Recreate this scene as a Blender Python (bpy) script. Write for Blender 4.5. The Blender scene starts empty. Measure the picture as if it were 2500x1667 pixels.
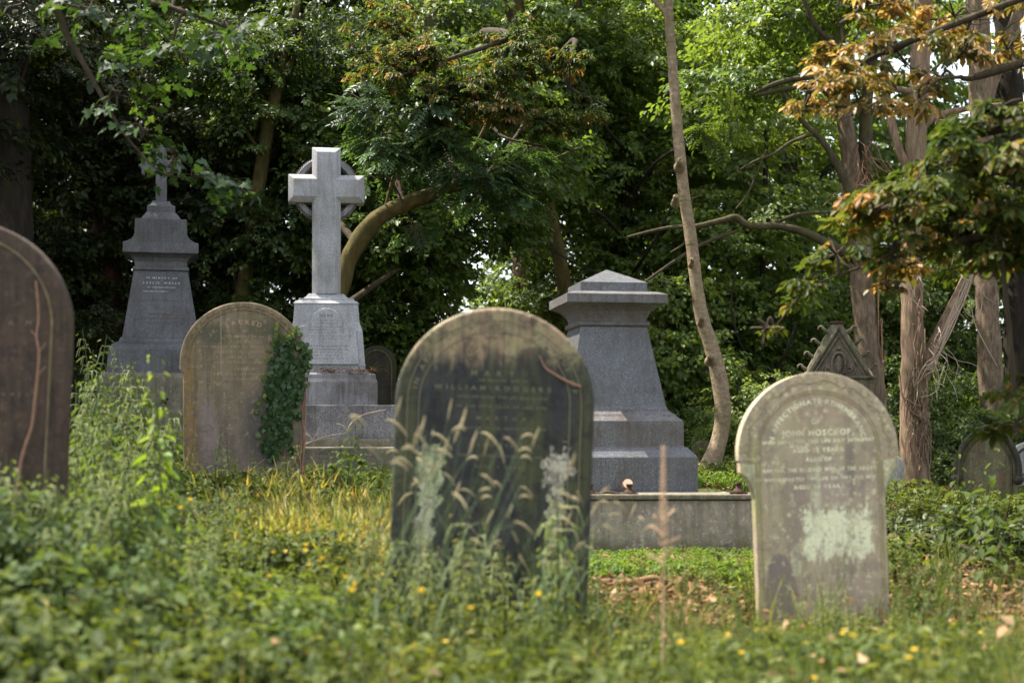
import bpy, bmesh, math, random
import numpy as np
from mathutils import Vector, Matrix, noise as mnoise
R = math.radians
sc = bpy.context.scene
COL = sc.collection
# ------------------------------------------------------------------ camera, world, sun, exposure
CZ = 1.0
FPX, UC, VH = 3472.0, 1250.0, 1047.0          # focal length in photo pixels, centre column, horizon row
cam_d = bpy.data.cameras.new('camera')
cam = bpy.data.objects.new('camera', cam_d)
COL.objects.link(cam)
cam.location = (0, 0, CZ)
cam.rotation_euler = (R(90), 0, 0)
cam_d.sensor_width = 36.0
cam_d.lens = 50.0
cam_d.shift_y = (VH - 833.5) / 2500.0
cam_d.clip_start = 0.05
cam_d.clip_end = 2000
cam_d.dof.use_dof = True
cam_d.dof.focus_distance = 11.6
cam_d.dof.aperture_fstop = 1.8
cam_d.dof.aperture_blades = 9
sc.camera = cam

SUN = Vector((-0.46, 0.12, 0.88)).normalized()   # direction towards the sun
w = bpy.data.worlds.new('World')
sc.world = w
w.use_nodes = True
bg = w.node_tree.nodes['Background']
sky = w.node_tree.nodes.new('ShaderNodeTexSky')
sky.sky_type = 'NISHITA'
sky.sun_disc = False
sky.sun_elevation = math.asin(SUN.z)
sky.sun_rotation = math.atan2(SUN.x, SUN.y)
sky.air_density = 1.0
sky.dust_density = 2.0
hs = w.node_tree.nodes.new('ShaderNodeHueSaturation')   # thin white cloud takes most of the blue out of the sky
hs.inputs['Saturation'].default_value = 0.38
w.node_tree.links.new(sky.outputs[0], hs.inputs['Color'])
w.node_tree.links.new(hs.outputs[0], bg.inputs[0])
bg.inputs[1].default_value = 0.13
sun_d = bpy.data.lights.new('sun', 'SUN')
sun_d.energy = 3.6
sun_d.angle = R(0.55)
sun_d.color = (1.0, 0.93, 0.82)
sun = bpy.data.objects.new('sun', sun_d)
COL.objects.link(sun)
sun.location = (0, 0, 30)
sun.rotation_euler = SUN.to_track_quat('Z', 'Y').to_euler()
vs = sc.view_settings
vs.view_transform = 'Standard'
vs.look = 'None'
vs.exposure = 2.02
vs.gamma = 1.0
vs.use_curve_mapping = False
sc.cycles.max_bounces = 10
sc.cycles.diffuse_bounces = 6
sc.cycles.glossy_bounces = 2
sc.cycles.transmission_bounces = 6
sc.cycles.transparent_max_bounces = 4
sc.cycles.use_denoising = True
sc.cycles.sample_clamp_indirect = 6.0
sc.cycles.use_adaptive_sampling = True

# ------------------------------------------------------------------ helpers
def P(u, v, Y):
    return Vector(((u - UC) / FPX * Y, Y, CZ + (VH - v) / FPX * Y))
def D(u, v, Y):                                   # the same from the 2352-wide preview
    return P(u * 1.0629, v * 1.0629, Y)
def S(Y):
    return Y / FPX

def tag(o, label, cat, group=None, kind=None):
    o['label'] = label
    o['category'] = cat
    if group: o['group'] = group
    o['kind'] = kind or 'thing'
    return o
def thing(name, label, cat, loc=(0, 0, 0), rot=(0, 0, 0), group=None):
    o = bpy.data.objects.new(name, None)
    COL.objects.link(o)
    o.location = loc
    o.rotation_euler = rot
    o.empty_display_size = 0.1
    return tag(o, label, cat, group)
def children_of(o):
    return [c for c in bpy.data.objects if c.parent == o]
def copy_tree(o, parent=None, kids=None):
    c = o.copy()
    COL.objects.link(c)
    if parent: c.parent = parent
    for ch in (kids if kids is not None else children_of(o)):
        copy_tree(ch, c, kids=[])
    return c

class MB:
    """collects polygons and links them as ONE mesh object"""
    def __init__(s):
        s.v = []; s.f = []; s.m = []; s.marks = []
    def mark(s): s.marks.append((len(s.v), len(s.f)))
    def build_each(s, name, mat, parent=None, smooth=None, origin=None):
        """one object for each marked piece (a line of lettering, a knot)"""
        ends = s.marks[1:]+[(len(s.v), len(s.f))]
        for (v0, f0), (v1, f1) in zip(s.marks, ends):
            q = MB(); q.v = s.v[v0:v1]; q.f = [tuple(i-v0 for i in f) for f in s.f[f0:f1]]; q.m = s.m[f0:f1]
            q.build(name, mat, parent, smooth, origin=origin)
    def add(s, verts, faces, mi=0, M=None):
        o = len(s.v)
        for p in verts:
            p = Vector(p)
            if M is not None: p = M @ p
            s.v.append((p.x, p.y, p.z))
        for f in faces:
            s.f.append(tuple(i + o for i in f)); s.m.append(mi)
    def box(s, c, h, mi=0, M=None):
        x, y, z = c; a, b, d = h
        vs_ = [(x+i*a, y+j*b, z+k*d) for i in (-1, 1) for j in (-1, 1) for k in (-1, 1)]
        s.add(vs_, [(0,1,3,2),(4,6,7,5),(0,4,5,1),(2,3,7,6),(0,2,6,4),(1,5,7,3)], mi, M)
    def loft(s, rings, mi=0, M=None, caps=True):
        n = len(rings[0])
        vv = [p for r in rings for p in r]
        ff = []
        for k in range(len(rings)-1):
            for i in range(n):
                j = (i+1) % n
                ff.append((k*n+i, k*n+j, (k+1)*n+j, (k+1)*n+i))
        if caps:
            ff.append(tuple(reversed(range(n))))
            ff.append(tuple((len(rings)-1)*n+i for i in range(n)))
        s.add(vv, ff, mi, M)
    def square(s, prof, ay=1.0, mi=0, M=None):
        """profile of (z, half width) into a square shaft with mouldings"""
        s.loft([[(-h, -h*ay, z), (h, -h*ay, z), (h, h*ay, z), (-h, h*ay, z)] for z, h in prof], mi, M)
    def build(s, name, mat, parent=None, smooth=None, bevel=0.0, seg=2, origin=None):
        me = bpy.data.meshes.new(name)
        vv = s.v
        if origin is not None:
            vv = [(a-origin[0], b-origin[1], c-origin[2]) for a, b, c in vv]
        me.from_pydata(vv, [], s.f)
        mats = mat if isinstance(mat, (list, tuple)) else [mat]
        for m_ in mats: me.materials.append(m_)
        if len(mats) > 1: me.polygons.foreach_set('material_index', s.m)
        if bevel:
            bm = bmesh.new(); bm.from_mesh(me)
            bmesh.ops.recalc_face_normals(bm, faces=bm.faces)
            es = [e for e in bm.edges if len(e.link_faces) == 2 and e.calc_face_angle(0) > R(20)]
            bmesh.ops.bevel(bm, geom=es, offset=bevel, segments=seg, affect='EDGES', profile=0.6, clamp_overlap=True)
            bm.to_mesh(me); bm.free()
        me.update()
        if smooth is not None:
            me.shade_smooth()
            me.set_sharp_from_angle(angle=R(smooth))
        o = bpy.data.objects.new(name, me)
        COL.objects.link(o)
        if parent: o.parent = parent
        return o

def crom(pts, n):
    """Catmull-Rom through points (with radius as 4th value)"""
    pts = [np.array(p, float) for p in pts]
    if len(pts) == 2:
        return [pts[0] + (pts[1]-pts[0])*t for t in np.linspace(0, 1, n+1)]
    q = [2*pts[0]-pts[1]] + pts + [2*pts[-1]-pts[-2]]
    out = []
    for i in range(1, len(q)-2):
        a, b, c, d = q[i-1], q[i], q[i+1], q[i+2]
        for k in range(n):
            t = k/n
            out.append(0.5*((2*b)+(-a+c)*t+(2*a-5*b+4*c-d)*t*t+(-a+3*b-3*c+d)*t**3))
    out.append(pts[-1])
    return out
def tube(mb, pts, sides=10, n=4, rough=0.0, freq=6.0, mi=0, cap=True, flute=0.0):
    """pts: (x,y,z,r). A bark-rough tapering limb."""
    ps = crom(pts, n)
    ring = []
    up = Vector((0.31, 0.95, 0.07)).normalized()
    prev = None
    for i, p in enumerate(ps):
        a = Vector(ps[max(0, i-1)][:3]); b = Vector(ps[min(len(ps)-1, i+1)][:3])
        t = (b-a)
        t = t.normalized() if t.length > 1e-9 else Vector((0, 0, 1))
        if prev is None:
            x = t.cross(up)
            if x.length < 0.05: x = t.cross(Vector((1, 0, 0)))
            x.normalize()
        else:
            x = (prev - t*prev.dot(t)).normalized()
        prev = x
        y = t.cross(x)
        c = Vector(p[:3]); r = max(float(p[3]), 0.0004)
        rr = []
        for k in range(sides):
            an = 2*math.pi*k/sides
            q = x*math.cos(an)+y*math.sin(an)
            f = 1.0
            if rough:
                f += rough*mnoise.noise((c+q*r)*freq)
                f += 0.5*rough*mnoise.noise((c+q*r)*freq*2.7)
            if flute: f += flute*math.sin(an*3+1.0)*0.5+flute*math.sin(an*5+2)*0.4
            rr.append(c+q*r*f)
        ring.append(rr)
    mb.loft(ring, mi, caps=cap)
def blob(mb, c, r, rough=0.2, sub=2, M=None, mi=0, freq=3.0):
    bm = bmesh.new()
    bmesh.ops.create_icosphere(bm, subdivisions=sub, radius=1)
    off = Vector((c[0]*3.1, c[1]*2.3, c[2]*5.7))
    vv = []
    for v in bm.verts:
        k = 1+rough*mnoise.noise(v.co*freq*0.5+off)
        vv.append((c[0]+v.co.x*r[0]*k, c[1]+v.co.y*r[1]*k, c[2]+v.co.z*r[2]*k))
    ff = [tuple(v.index for v in f.verts) for f in bm.faces]
    bm.free()
    mb.add(vv, ff, mi, M)
def slab_mesh(mb, outline, t, y0=0.0, mi=0, M=None):
    """outline of (x,z), counter-clockwise seen from the front (-Y); front at y0, back at y0+t"""
    n = len(outline)
    vv = [(x, y0, z) for x, z in outline] + [(x, y0+t, z) for x, z in outline]
    ff = [tuple(range(n)), tuple(reversed(range(n, 2*n)))]
    for i in range(n):
        j = (i+1) % n
        ff.append((j, i, n+i, n+j))
    mb.add(vv, ff, mi, M)
def arc(cx, cz, rx, rz, a0, a1, n):
    return [(cx+rx*math.cos(R(a0+(a1-a0)*i/n)), cz+rz*math.sin(R(a0+(a1-a0)*i/n))) for i in range(n+1)]

# -------- lettering
_gc = {}
def glyph(ch, bold):
    k = (ch, bold)
    if k not in _gc:
        cu = bpy.data.curves.new('t', 'FONT')
        cu.body = ch; cu.size = 1.0; cu.extrude = 0.0; cu.offset = bold; cu.resolution_u = 2
        ob = bpy.data.objects.new('t', cu)
        COL.objects.link(ob)
        bpy.context.view_layer.update()
        me = bpy.data.meshes.new_from_object(ob.evaluated_get(bpy.context.evaluated_depsgraph_get()))
        vv = [(v.co.x, v.co.y) for v in me.vertices]
        ff = [tuple(p.vertices) for p in me.polygons]
        x0 = min([p[0] for p in vv], default=0); x1 = max([p[0] for p in vv], default=0.2)
        vv = [(a-x0, b) for a, b in vv]
        _gc[k] = (vv, ff, x1-x0)
        bpy.data.objects.remove(ob); bpy.data.curves.remove(cu); bpy.data.meshes.remove(me)
    return _gc[k]
SERIF = {'I':'b t','H':'','T':''}
def letters(mb, text, cx, cz, size, width=None, y=-0.001, bold=0.012, gap=0.13, arcr=None, M=None, a_mid=90.0, mi=0):
    """one line of raised letters centred at cx,cz; fitted to width; on an arc of radius arcr when given"""
    ws = [glyph(c, bold)[2] if c != ' ' else 0.30 for c in text]
    tot = sum(ws)+gap*(len(text)-1)
    kx = size
    mb.mark()
    if width is not None:
        kx = min(size*1.12, width/tot)
        if kx*tot < width and len(text) > 1: gap += (width/kx-tot)/(len(text)-1); tot = width/kx
    pen = -tot*kx/2
    for c, w_ in zip(text, ws):
        if c != ' ':
            vv, ff, _ = glyph(c, bold)
            pts = []
            for a, b in vv:
                if arcr is None:
                    pts.append((cx+pen+a*kx, cz+b*size-0.36*size))
                else:
                    an = R(a_mid)-(pen+w_*kx/2)/arcr
                    lx = a*kx-w_*kx/2; lz = b*size-0.36*size
                    pts.append((cx+arcr*math.cos(an)+lx*math.sin(an)+lz*math.cos(an), cz+arcr*math.sin(an)-lx*math.cos(an)+lz*math.sin(an)))
            mb.add([(p[0], y, p[1]) for p in pts], ff, mi, M)
        pen += (w_+gap)*kx

# -------- materials
class NT:
    def __init__(s, name):
        s.mat = bpy.data.materials.new(name)
        s.mat.use_nodes = True
        s.t = s.mat.node_tree
        s.bsdf = s.t.nodes['Principled BSDF']
        s.out = s.t.nodes['Material Output']
        s.co = s.t.nodes.new('ShaderNodeTexCoord').outputs['Object']
    def n(s, kind, **kw):
        nd = s.t.nodes.new(kind)
        for k, v in kw.items(): setattr(nd, k, v)
        return nd
    def link(s, a, b): s.t.links.new(a, b)
    def put(s, sock, val):
        if hasattr(val, 'is_output') or hasattr(val, 'links'): s.link(val, sock)
        else:
            if isinstance(val, (tuple, list)) and len(val) == 3 and sock.type == 'RGBA': val = (*val, 1)
            sock.default_value = val
    def scale(s, v, sc_):
        m = s.n('ShaderNodeVectorMath', operation='MULTIPLY')
        s.link(v, m.inputs[0]); m.inputs[1].default_value = sc_
        return m.outputs[0]
    def noise(s, scale=5, detail=4, rough=0.6, vec=None, dist=0.0, out='Fac'):
        nd = s.n('ShaderNodeTexNoise')
        nd.inputs['Scale'].default_value = scale
        nd.inputs['Detail'].default_value = detail
        nd.inputs['Roughness'].default_value = rough
        nd.inputs['Distortion'].default_value = dist
        s.link(vec if vec is not None else s.co, nd.inputs['Vector'])
        return nd.outputs[out]
    def voro(s, scale, vec=None, out='Color', feature='F1'):
        nd = s.n('ShaderNodeTexVoronoi', feature=feature)
        nd.inputs['Scale'].default_value = scale
        s.link(vec if vec is not None else s.co, nd.inputs['Vector'])
        return nd.outputs[out]
    def ramp(s, fac, stops, interp='LINEAR'):
        nd = s.n('ShaderNodeValToRGB')
        cr = nd.color_ramp; cr.interpolation = interp
        while len(cr.elements) < len(stops): cr.elements.new(0.5)
        for e, (p, c) in zip(cr.elements, stops):
            e.position = p
            e.color = (c, c, c, 1) if isinstance(c, (int, float)) else (*c, 1)
        s.link(fac, nd.inputs[0])
        return nd.outputs[0]
    def step(s, v, lo, hi):
        nd = s.n('ShaderNodeMapRange', interpolation_type='SMOOTHSTEP')
        s.put(nd.inputs['Value'], v); nd.inputs['From Min'].default_value = lo; nd.inputs['From Max'].default_value = hi
        return nd.outputs[0]
    def mix(s, fac, a, b, mode='MIX'):
        nd = s.n('ShaderNodeMix', data_type='RGBA', blend_type=mode)
        s.put(nd.inputs['Factor'], fac); s.put(nd.inputs['A'], a); s.put(nd.inputs['B'], b)
        return nd.outputs['Result']
    def math(s, op, a, b=0.0, c=0.0):
        nd = s.n('ShaderNodeMath', operation=op)
        s.put(nd.inputs[0], a); s.put(nd.inputs[1], b); s.put(nd.inputs[2], c)
        return nd.outputs[0]
    def xyz(s, v=None):
        nd = s.n('ShaderNodeSeparateXYZ')
        s.link(v if v is not None else s.co, nd.inputs[0])
        return nd.outputs
    def bump(s, h, strength=0.3, dist=0.01):
        nd = s.n('ShaderNodeBump')
        nd.inputs['Strength'].default_value = strength
        nd.inputs['Distance'].default_value = dist
        s.link(h, nd.inputs['Height'])
        s.link(nd.outputs[0], s.bsdf.inputs['Normal'])
    def fin(s, col, rough=0.8, spec=0.3):
        s.put(s.bsdf.inputs['Base Color'], col)
        s.put(s.bsdf.inputs['Roughness'], rough)
        s.bsdf.inputs['Specular IOR Level'].default_value = spec
        return s.mat
    def patch(s, cx, cz, rx, rz, ns, amp, soft=0.1, seed=0.0, stretch=(1, 1, 1)):
        """0..1 mask of a ragged stain round (cx,cz) in the object's own x,z"""
        x = s.xyz()
        a = s.math('DIVIDE', s.math('SUBTRACT', x[0], cx), rx)
        b = s.math('DIVIDE', s.math('SUBTRACT', x[2], cz), rz)
        d = s.math('SQRT', s.math('ADD', s.math('MULTIPLY', a, a), s.math('MULTIPLY', b, b)))
        ad = s.n('ShaderNodeVectorMath', operation='ADD'); s.link(s.scale(s.co, stretch), ad.inputs[0]); ad.inputs[1].default_value = (seed, seed*.7, seed*1.3)
        nz = s.noise(ns, 5, 0.65, ad.outputs[0])
        d = s.math('ADD', d, s.math('MULTIPLY', s.math('SUBTRACT', nz, 0.5), amp))
        return s.ramp(d, [(max(0, 0.8-soft), 1.0), (0.8, 0.0)])
    def crust(s, *k, **q):
        return s.math('MULTIPLY', s.patch(*k, **q), s.ramp(s.noise(55, 4, .75), [(.36, .5), (.5, 1.0)]))

def granite(name, dark, mid, light, rough=0.55, grime=(0.06, 0.055, 0.05), gr=0.5, sp=420):
    m = NT(name)
    cell = m.voro(sp, out='Color')
    c = m.xyz(cell)[0]
    col = m.ramp(c, [(0.0, dark), (0.3, mid), (0.62, mid), (0.82, light), (1.0, tuple(min(1, x*1.5) for x in light))])
    c2 = m.xyz(m.voro(sp*0.42, out='Color'))[1]
    col = m.mix(m.ramp(c2, [(0.93, 0.0), (0.96, 0.5)]), col, tuple(min(1, x*1.7) for x in light))
    col = m.mix(m.ramp(c2, [(0.06, 0.6), (0.1, 0.0)]), col, dark)
    big = m.noise(3.2, 5, 0.62)
    streak = m.noise(1.0, 5, 0.6, m.scale(m.co, (16, 16, 1.6)))
    col = m.mix(m.math('MULTIPLY', m.ramp(big, [(0.42, 0.0), (0.66, 1.0)]), gr), col, grime)
    col = m.mix(m.math('MULTIPLY', m.ramp(streak, [(0.5, 0.0), (0.72, 1.0)]), gr*0.7), col, grime)
    st2 = m.noise(1.0, 6, 0.7, m.scale(m.co, (38, 38, 2.2)))
    col = m.mix(m.math('MULTIPLY', m.ramp(st2, [(0.52, 0.0), (0.62, 1.0)]), gr*0.55), col, tuple(x*.55 for x in grime))
    st3 = m.noise(1.0, 5, 0.7, m.scale(m.co, (22, 22, 1.4)), .3)
    col = m.mix(m.math('MULTIPLY', m.ramp(st3, [(0.56, 0.0), (0.66, 1.0)]), gr*0.35), col, light)
    alg = m.noise(6.5, 6, 0.75)
    col = m.mix(m.math('MULTIPLY', m.ramp(alg, [(0.55, 0.0), (0.66, 1.0)]), gr*0.5), col, (grime[0]*.9, grime[1]*1.05, grime[2]*.6))
    m.bump(c, 0.08, 0.002)
    return m.fin(col, rough, 0.4)

def leafmat(name, stops, trans=0.42, rough=0.42, spec=0.45, tboost=(1.5, 1.35, 0.55)):
    """foliage: colour by a per-leaf 'tint' attribute; light shines through"""
    m = NT(name)
    at = m.n('ShaderNodeAttribute', attribute_name='tint')
    n_ = len(stops)
    col = m.ramp(at.outputs['Fac'], [(i/(n_-1), c) for i, c in enumerate(stops)])
    vein = m.noise(70, 2, 0.5)
    col = m.mix(0.35, col, m.mix(vein, (0.5, 0.5, 0.5), (1.3, 1.3, 1.3)), 'MULTIPLY')
    m.fin(col, rough, spec)
    tr = m.n('ShaderNodeBsdfTranslucent')
    m.link(m.mix(1.0, col, tboost, 'MULTIPLY'), tr.inputs['Color'])
    mx = m.n('ShaderNodeMixShader')
    mx.inputs[0].default_value = trans
    m.link(m.bsdf.outputs[0], mx.inputs[1]); m.link(tr.outputs[0], mx.inputs[2])
    m.link(mx.outputs[0], m.out.inputs['Surface'])
    return m.mat

# -------- leaf soup: numpy batches of small faces
class T:                                            # a template
    def __init__(s): s.v = []; s.t = []; s.k = []; s.m = []
    def add(s, v, t, k=0.0, m=0):
        o = sum(len(a) for a in s.v)
        v = np.asarray(v, float)
        s.v.append(v); s.t.append(np.asarray(t, int)+o); s.k.append(np.full(len(v), k)); s.m.append(np.full(len(t), m))
    def done(s):
        s.V = np.concatenate(s.v); s.F = np.concatenate(s.t); s.K = np.concatenate(s.k); s.MI = np.concatenate(s.m)
        return s
def rx(a): c, s_ = math.cos(a), math.sin(a); return np.array([[1,0,0],[0,c,-s_],[0,s_,c]])
def ry(a): c, s_ = math.cos(a), math.sin(a); return np.array([[c,0,s_],[0,1,0],[-s_,0,c]])
def rz(a): c, s_ = math.cos(a), math.sin(a); return np.array([[c,-s_,0],[s_,c,0],[0,0,1]])
def leaf_simple(L, wd, fold=0.25, droop=0.15):
    w_ = wd*L/2
    return (np.array([[0,0,0],[.28*L,w_*.85,fold*w_],[.62*L,w_*.9,fold*w_-droop*L*.35],[L,0,-droop*L],[.62*L,-w_*.9,fold*w_-droop*L*.35],[.28*L,-w_*.85,fold*w_]]),
            np.array([[0,2,1],[0,3,2],[0,4,3],[0,5,4]]))
def leaf_obov(L, wd, fold=0.2, droop=0.2):
    w_ = wd*L/2
    return (np.array([[0,0,0],[.4*L,w_*.6,fold*w_],[.72*L,w_,fold*w_-droop*L*.4],[L,0,-droop*L],[.72*L,-w_,fold*w_-droop*L*.4],[.4*L,-w_*.6,fold*w_]]),
            np.array([[0,2,1],[0,3,2],[0,4,3],[0,5,4]]))
def leaf_lobed(L, droop=0.15, n5=True):
    # sycamore / maple outline, stalk at the origin
    o = [(0,0),(.02,.16),(-.06,.40),(.20,.30),(.36,.52),(.50,.20),(.72,.24),(1.0,0),(.72,-.24),(.50,-.20),(.36,-.52),(.20,-.30),(-.06,-.40),(.02,-.16)]
    v = np.array([[x*L, y*L, -droop*L*(x*x)+0.10*L*abs(y)-(0.25*L*y*y)] for x, y in o])
    c = np.array([[.3*L, 0, -0.02*L]])
    v = np.concatenate([v, c])
    n = len(o)
    return v, np.array([[n, i, (i+1) % n] for i in range(n)])
def place(lf, R3, pos):
    return lf[0] @ R3.T + np.asarray(pos), lf[1]
def twig(t, a, b, r, m=1, k=0.5):
    a = np.asarray(a, float); b = np.asarray(b, float)
    d = b-a; d /= (np.linalg.norm(d)+1e-9)
    x = np.cross(d, [0.1, 0.2, 1.0]); x /= np.linalg.norm(x)+1e-9
    y = np.cross(d, x)
    vv = []
    for q, rr in ((a, r), (b, r*0.6)):
        for an in (0, 2.094, 4.189):
            vv.append(q+(x*math.cos(an)+y*math.sin(an))*rr)
    t.add(vv, [[0,1,4],[0,4,3],[1,2,5],[1,5,4],[2,0,3],[2,3,5]], k, m)
def spray(rng, species, L, nl, length):
    """a leafy spray along +x, roughly flat"""
    t = T()
    sides = [(np.zeros(3), 0.0, length)]
    for i in range(4):
        sides.append((np.array([length*(0.15+0.2*i), 0, rng.uniform(-.02, .02)]), (1 if i % 2 else -1)*rng.uniform(.6, 1.0), length*rng.uniform(.3, .55)))
    per = max(2, nl//5)
    for (o, yaw, ln) in sides:
        dirv = np.array([math.cos(yaw), math.sin(yaw), rng.uniform(-.25, .05)])
        twig(t, o, o+dirv*ln, 0.003 if ln == length else 0.002)
        for j in range(per):
            f = (j+0.6)/per
            p = o+dirv*ln*f
            sgn = 1 if j % 2 else -1
            ya = yaw+sgn*rng.uniform(.5, 1.2)*(1 if f < .9 else .2)
            R3 = rz(ya) @ ry(rng.uniform(-.2, .75)) @ rx(rng.normal(0, .38))
            l_ = L*rng.uniform(.7, 1.2)
            if species == 'lobed': lf = leaf_lobed(l_, rng.uniform(.05, .35))
            else: lf = leaf_simple(l_, rng.uniform(.55, .75), rng.uniform(.1, .4), rng.uniform(.05, .3))
            v, f_ = place(lf, R3, p+np.array([0, 0, rng.uniform(-.03, .03)]))
            t.add(v, f_, rng.normal(0, .16))
    return t.done()
def spray_pinnate(rng, L, nleaf=4):
    t = T()
    for i in range(nleaf):
        yaw = rng.uniform(-1.3, 1.3); ln = L*rng.uniform(.75, 1.15)
        Rb = rz(yaw) @ ry(rng.uniform(-.1, .6))
        o = np.array([rng.uniform(0, .1), 0, rng.uniform(-.04, .04)])
        tip = o+Rb @ np.array([ln, 0, -ln*.12])
        twig(t, o, tip, 0.0018, 1)
        k = rng.normal(0, .14)
        for j in range(6):
            f = .28+.12*j
            c = o+Rb @ np.array([ln*f, 0, -ln*.12*f*f])
            for sg in (-1, 1):
                v, ff = place(leaf_simple(ln*.27*(1-.3*abs(f-.6)), .38, .2, .2), Rb @ rz(sg*1.1) @ rx(rng.normal(0, .25)), c)
                t.add(v, ff, k)
        v, ff = place(leaf_simple(ln*.27, .38, .2, .2), Rb, tip); t.add(v, ff, k)
    return t.done()
def spray_palmate(rng, L, nleaf=4, brown=0.35):
    t = T()
    for i in range(nleaf):
        yaw = rng.uniform(-1.4, 1.4)
        ln = rng.uniform(.08, .18)
        o = np.zeros(3)
        Rb = rz(yaw) @ ry(rng.uniform(-.3, .4))
        hub = o+Rb @ np.array([ln, 0, .02])
        twig(t, o, hub, .0025, 1)
        n5 = rng.choice([5, 6, 7])
        tilt = rz(yaw) @ ry(rng.uniform(-.1, .45)) @ rx(rng.normal(0, .2))
        k0 = rng.normal(0, .2)
        for j in range(n5):
            an = -2.1+4.2*j/(n5-1)
            l_ = L*(1-.32*abs(an)/2.1)*rng.uniform(.85, 1.1)
            v, ff = place(leaf_obov(l_, rng.uniform(.34, .42), rng.uniform(.1, .5), rng.uniform(.1, .45)), tilt @ rz(an) @ ry(rng.uniform(0, .25)), hub)
            t.add(v, ff, k0+rng.normal(0, .12)+(.35 if rng.random() < brown else 0))
    return t.done()
class Soup:
    def __init__(s): s.V = []; s.F = []; s.K = []; s.M = []; s.n = 0
    def add(s, tpl, pos, Rm, scl, tint):
        pos = np.asarray(pos, float); K = len(pos)
        if K == 0: return
        V = np.einsum('kij,nj->kni', Rm*np.asarray(scl)[:, None, None], tpl.V)+pos[:, None, :]
        n = len(tpl.V)
        s.V.append(V.reshape(-1, 3))
        s.F.append((tpl.F[None]+(np.arange(K)*n)[:, None, None]+s.n).reshape(-1, 3))
        s.K.append((tpl.K[None]+np.asarray(tint)[:, None]).reshape(-1))
        s.M.append(np.tile(tpl.MI, K))
        s.n += K*n
    def build(s, name, mats, parent=None, origin=None):
        V = np.concatenate(s.V).astype(np.float32); F = np.concatenate(s.F).astype(np.int32)
        K = np.clip(np.concatenate(s.K), 0, 1).astype(np.float32); M = np.concatenate(s.M).astype(np.int32)
        if origin is not None: V = V-np.array(origin, np.float32)
        me = bpy.data.meshes.new(name)
        me.vertices.add(len(V)); me.vertices.foreach_set('co', V.ravel())
        me.loops.add(len(F)*3); me.loops.foreach_set('vertex_index', F.ravel())
        me.polygons.add(len(F)); me.polygons.foreach_set('loop_start', np.arange(len(F), dtype=np.int32)*3)
        for m_ in mats: me.materials.append(m_)
        me.polygons.foreach_set('material_index', np.minimum(M, len(mats)-1))
        at = me.attributes.new('tint', 'FLOAT', 'POINT'); at.data.foreach_set('value', K)
        me.update()
        o = bpy.data.objects.new(name, me)
        COL.objects.link(o)
        if parent: o.parent = parent
        return o
def rotbatch(yaw, pitch, roll):
    """R = Rz(yaw) Ry(pitch) Rx(roll), batched"""
    K = len(yaw); z = np.zeros(K); o = np.ones(K)
    cy, sy, cp, sp_, cr, sr = np.cos(yaw), np.sin(yaw), np.cos(pitch), np.sin(pitch), np.cos(roll), np.sin(roll)
    A = np.stack([np.stack([cy,-sy,z],1), np.stack([sy,cy,z],1), np.stack([z,z,o],1)],1)
    B = np.stack([np.stack([cp,z,sp_],1), np.stack([z,o,z],1), np.stack([-sp_,z,cp],1)],1)
    C = np.stack([np.stack([o,z,z],1), np.stack([z,cr,-sr],1), np.stack([z,sr,cr],1)],1)
    return A @ B @ C
def crown_fill(soup, rng, tpls, clusters, tint=0.5, tj=0.15, scl=(.75, 1.25), droop=(.0, .6), shell=0.5, roll=.45, mult=1.0):
    """clusters: (centre, radii, number of sprays)"""
    for c, rad, n in clusters:
        n = max(1, int(n*mult))
        d = rng.normal(size=(n, 3)); d /= np.linalg.norm(d, axis=1)[:, None]
        r = rng.random(n)**shell
        pos = np.asarray(c)+d*r[:, None]*np.asarray(rad)
        yaw = np.arctan2(d[:, 1], d[:, 0])+rng.normal(0, .7, n)
        pit = rng.uniform(droop[0], droop[1], n)
        Rm = rotbatch(yaw, pit, rng.normal(0, roll, n))
        cl = rng.normal(0, tj*.6)
        ti = tint+cl+rng.normal(0, tj, n)
        sl = rng.uniform(scl[0], scl[1], n)
        which = rng.integers(0, len(tpls), n)
        for i, t in enumerate(tpls):
            q = which == i
            soup.add(t, pos[q], Rm[q], sl[q], ti[q])
def px_cluster(u, v, Y, ru, rv, ry_, n):
    return (np.array(P(u, v, Y)), np.array([ru*S(Y), ry_, rv*S(Y)]), n)
# ------------------------------------------------------------------ the ground
GP = np.array([(-3,3,-.95),(0,3,-.95),(3,3,-.95),(-2,5,-.86),(0,5,-.88),(2.5,5,-.92),(-2.5,7,-.62),(-.8,7.4,-.68),(0.7,7.5,-.82),
 (1.4,6.5,-.89),(2.5,7,-.88),(-1.7,9.2,-.40),(-3,9,-.36),(0.5,8.7,-.79),(1.7,8.7,-.78),(3.3,9,-.82),(-1.2,10.2,-.45),(-1.2,11.3,-.40),(-3,12,-.22),
 (1.35,12.2,-.41),(0.6,10.6,-.43),(1.2,10.4,-.43),(2.2,10.6,-.50),(2.1,12.5,-.48),(3.2,13,-.66),(4,12,-.74),(0,15,-.4),(-5,15,-.3),(5,15,-.65),(0,25,-.3),(-8,25,-.2),(8,25,-.5),
 (-9,8,-.3),(9,8,-.8),(0,-4,-1.0),(-8,-4,-1.0),(8,-4,-1.0),(0,60,-.3),(40,60,-.5),(-40,60,-.2),(60,0,-.8),(-60,0,-.5)])
def gz_np(x, y):
    x = np.asarray(x, float); y = np.asarray(y, float)
    d2 = (x[..., None]-GP[:, 0])**2+(y[..., None]-GP[:, 1])**2+0.12
    w_ = d2**-1.7
    return CZ+(w_*GP[:, 2]).sum(-1)/w_.sum(-1)
def gz(x, y): return float(gz_np(np.array([x]), np.array([y]))[0])

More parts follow.
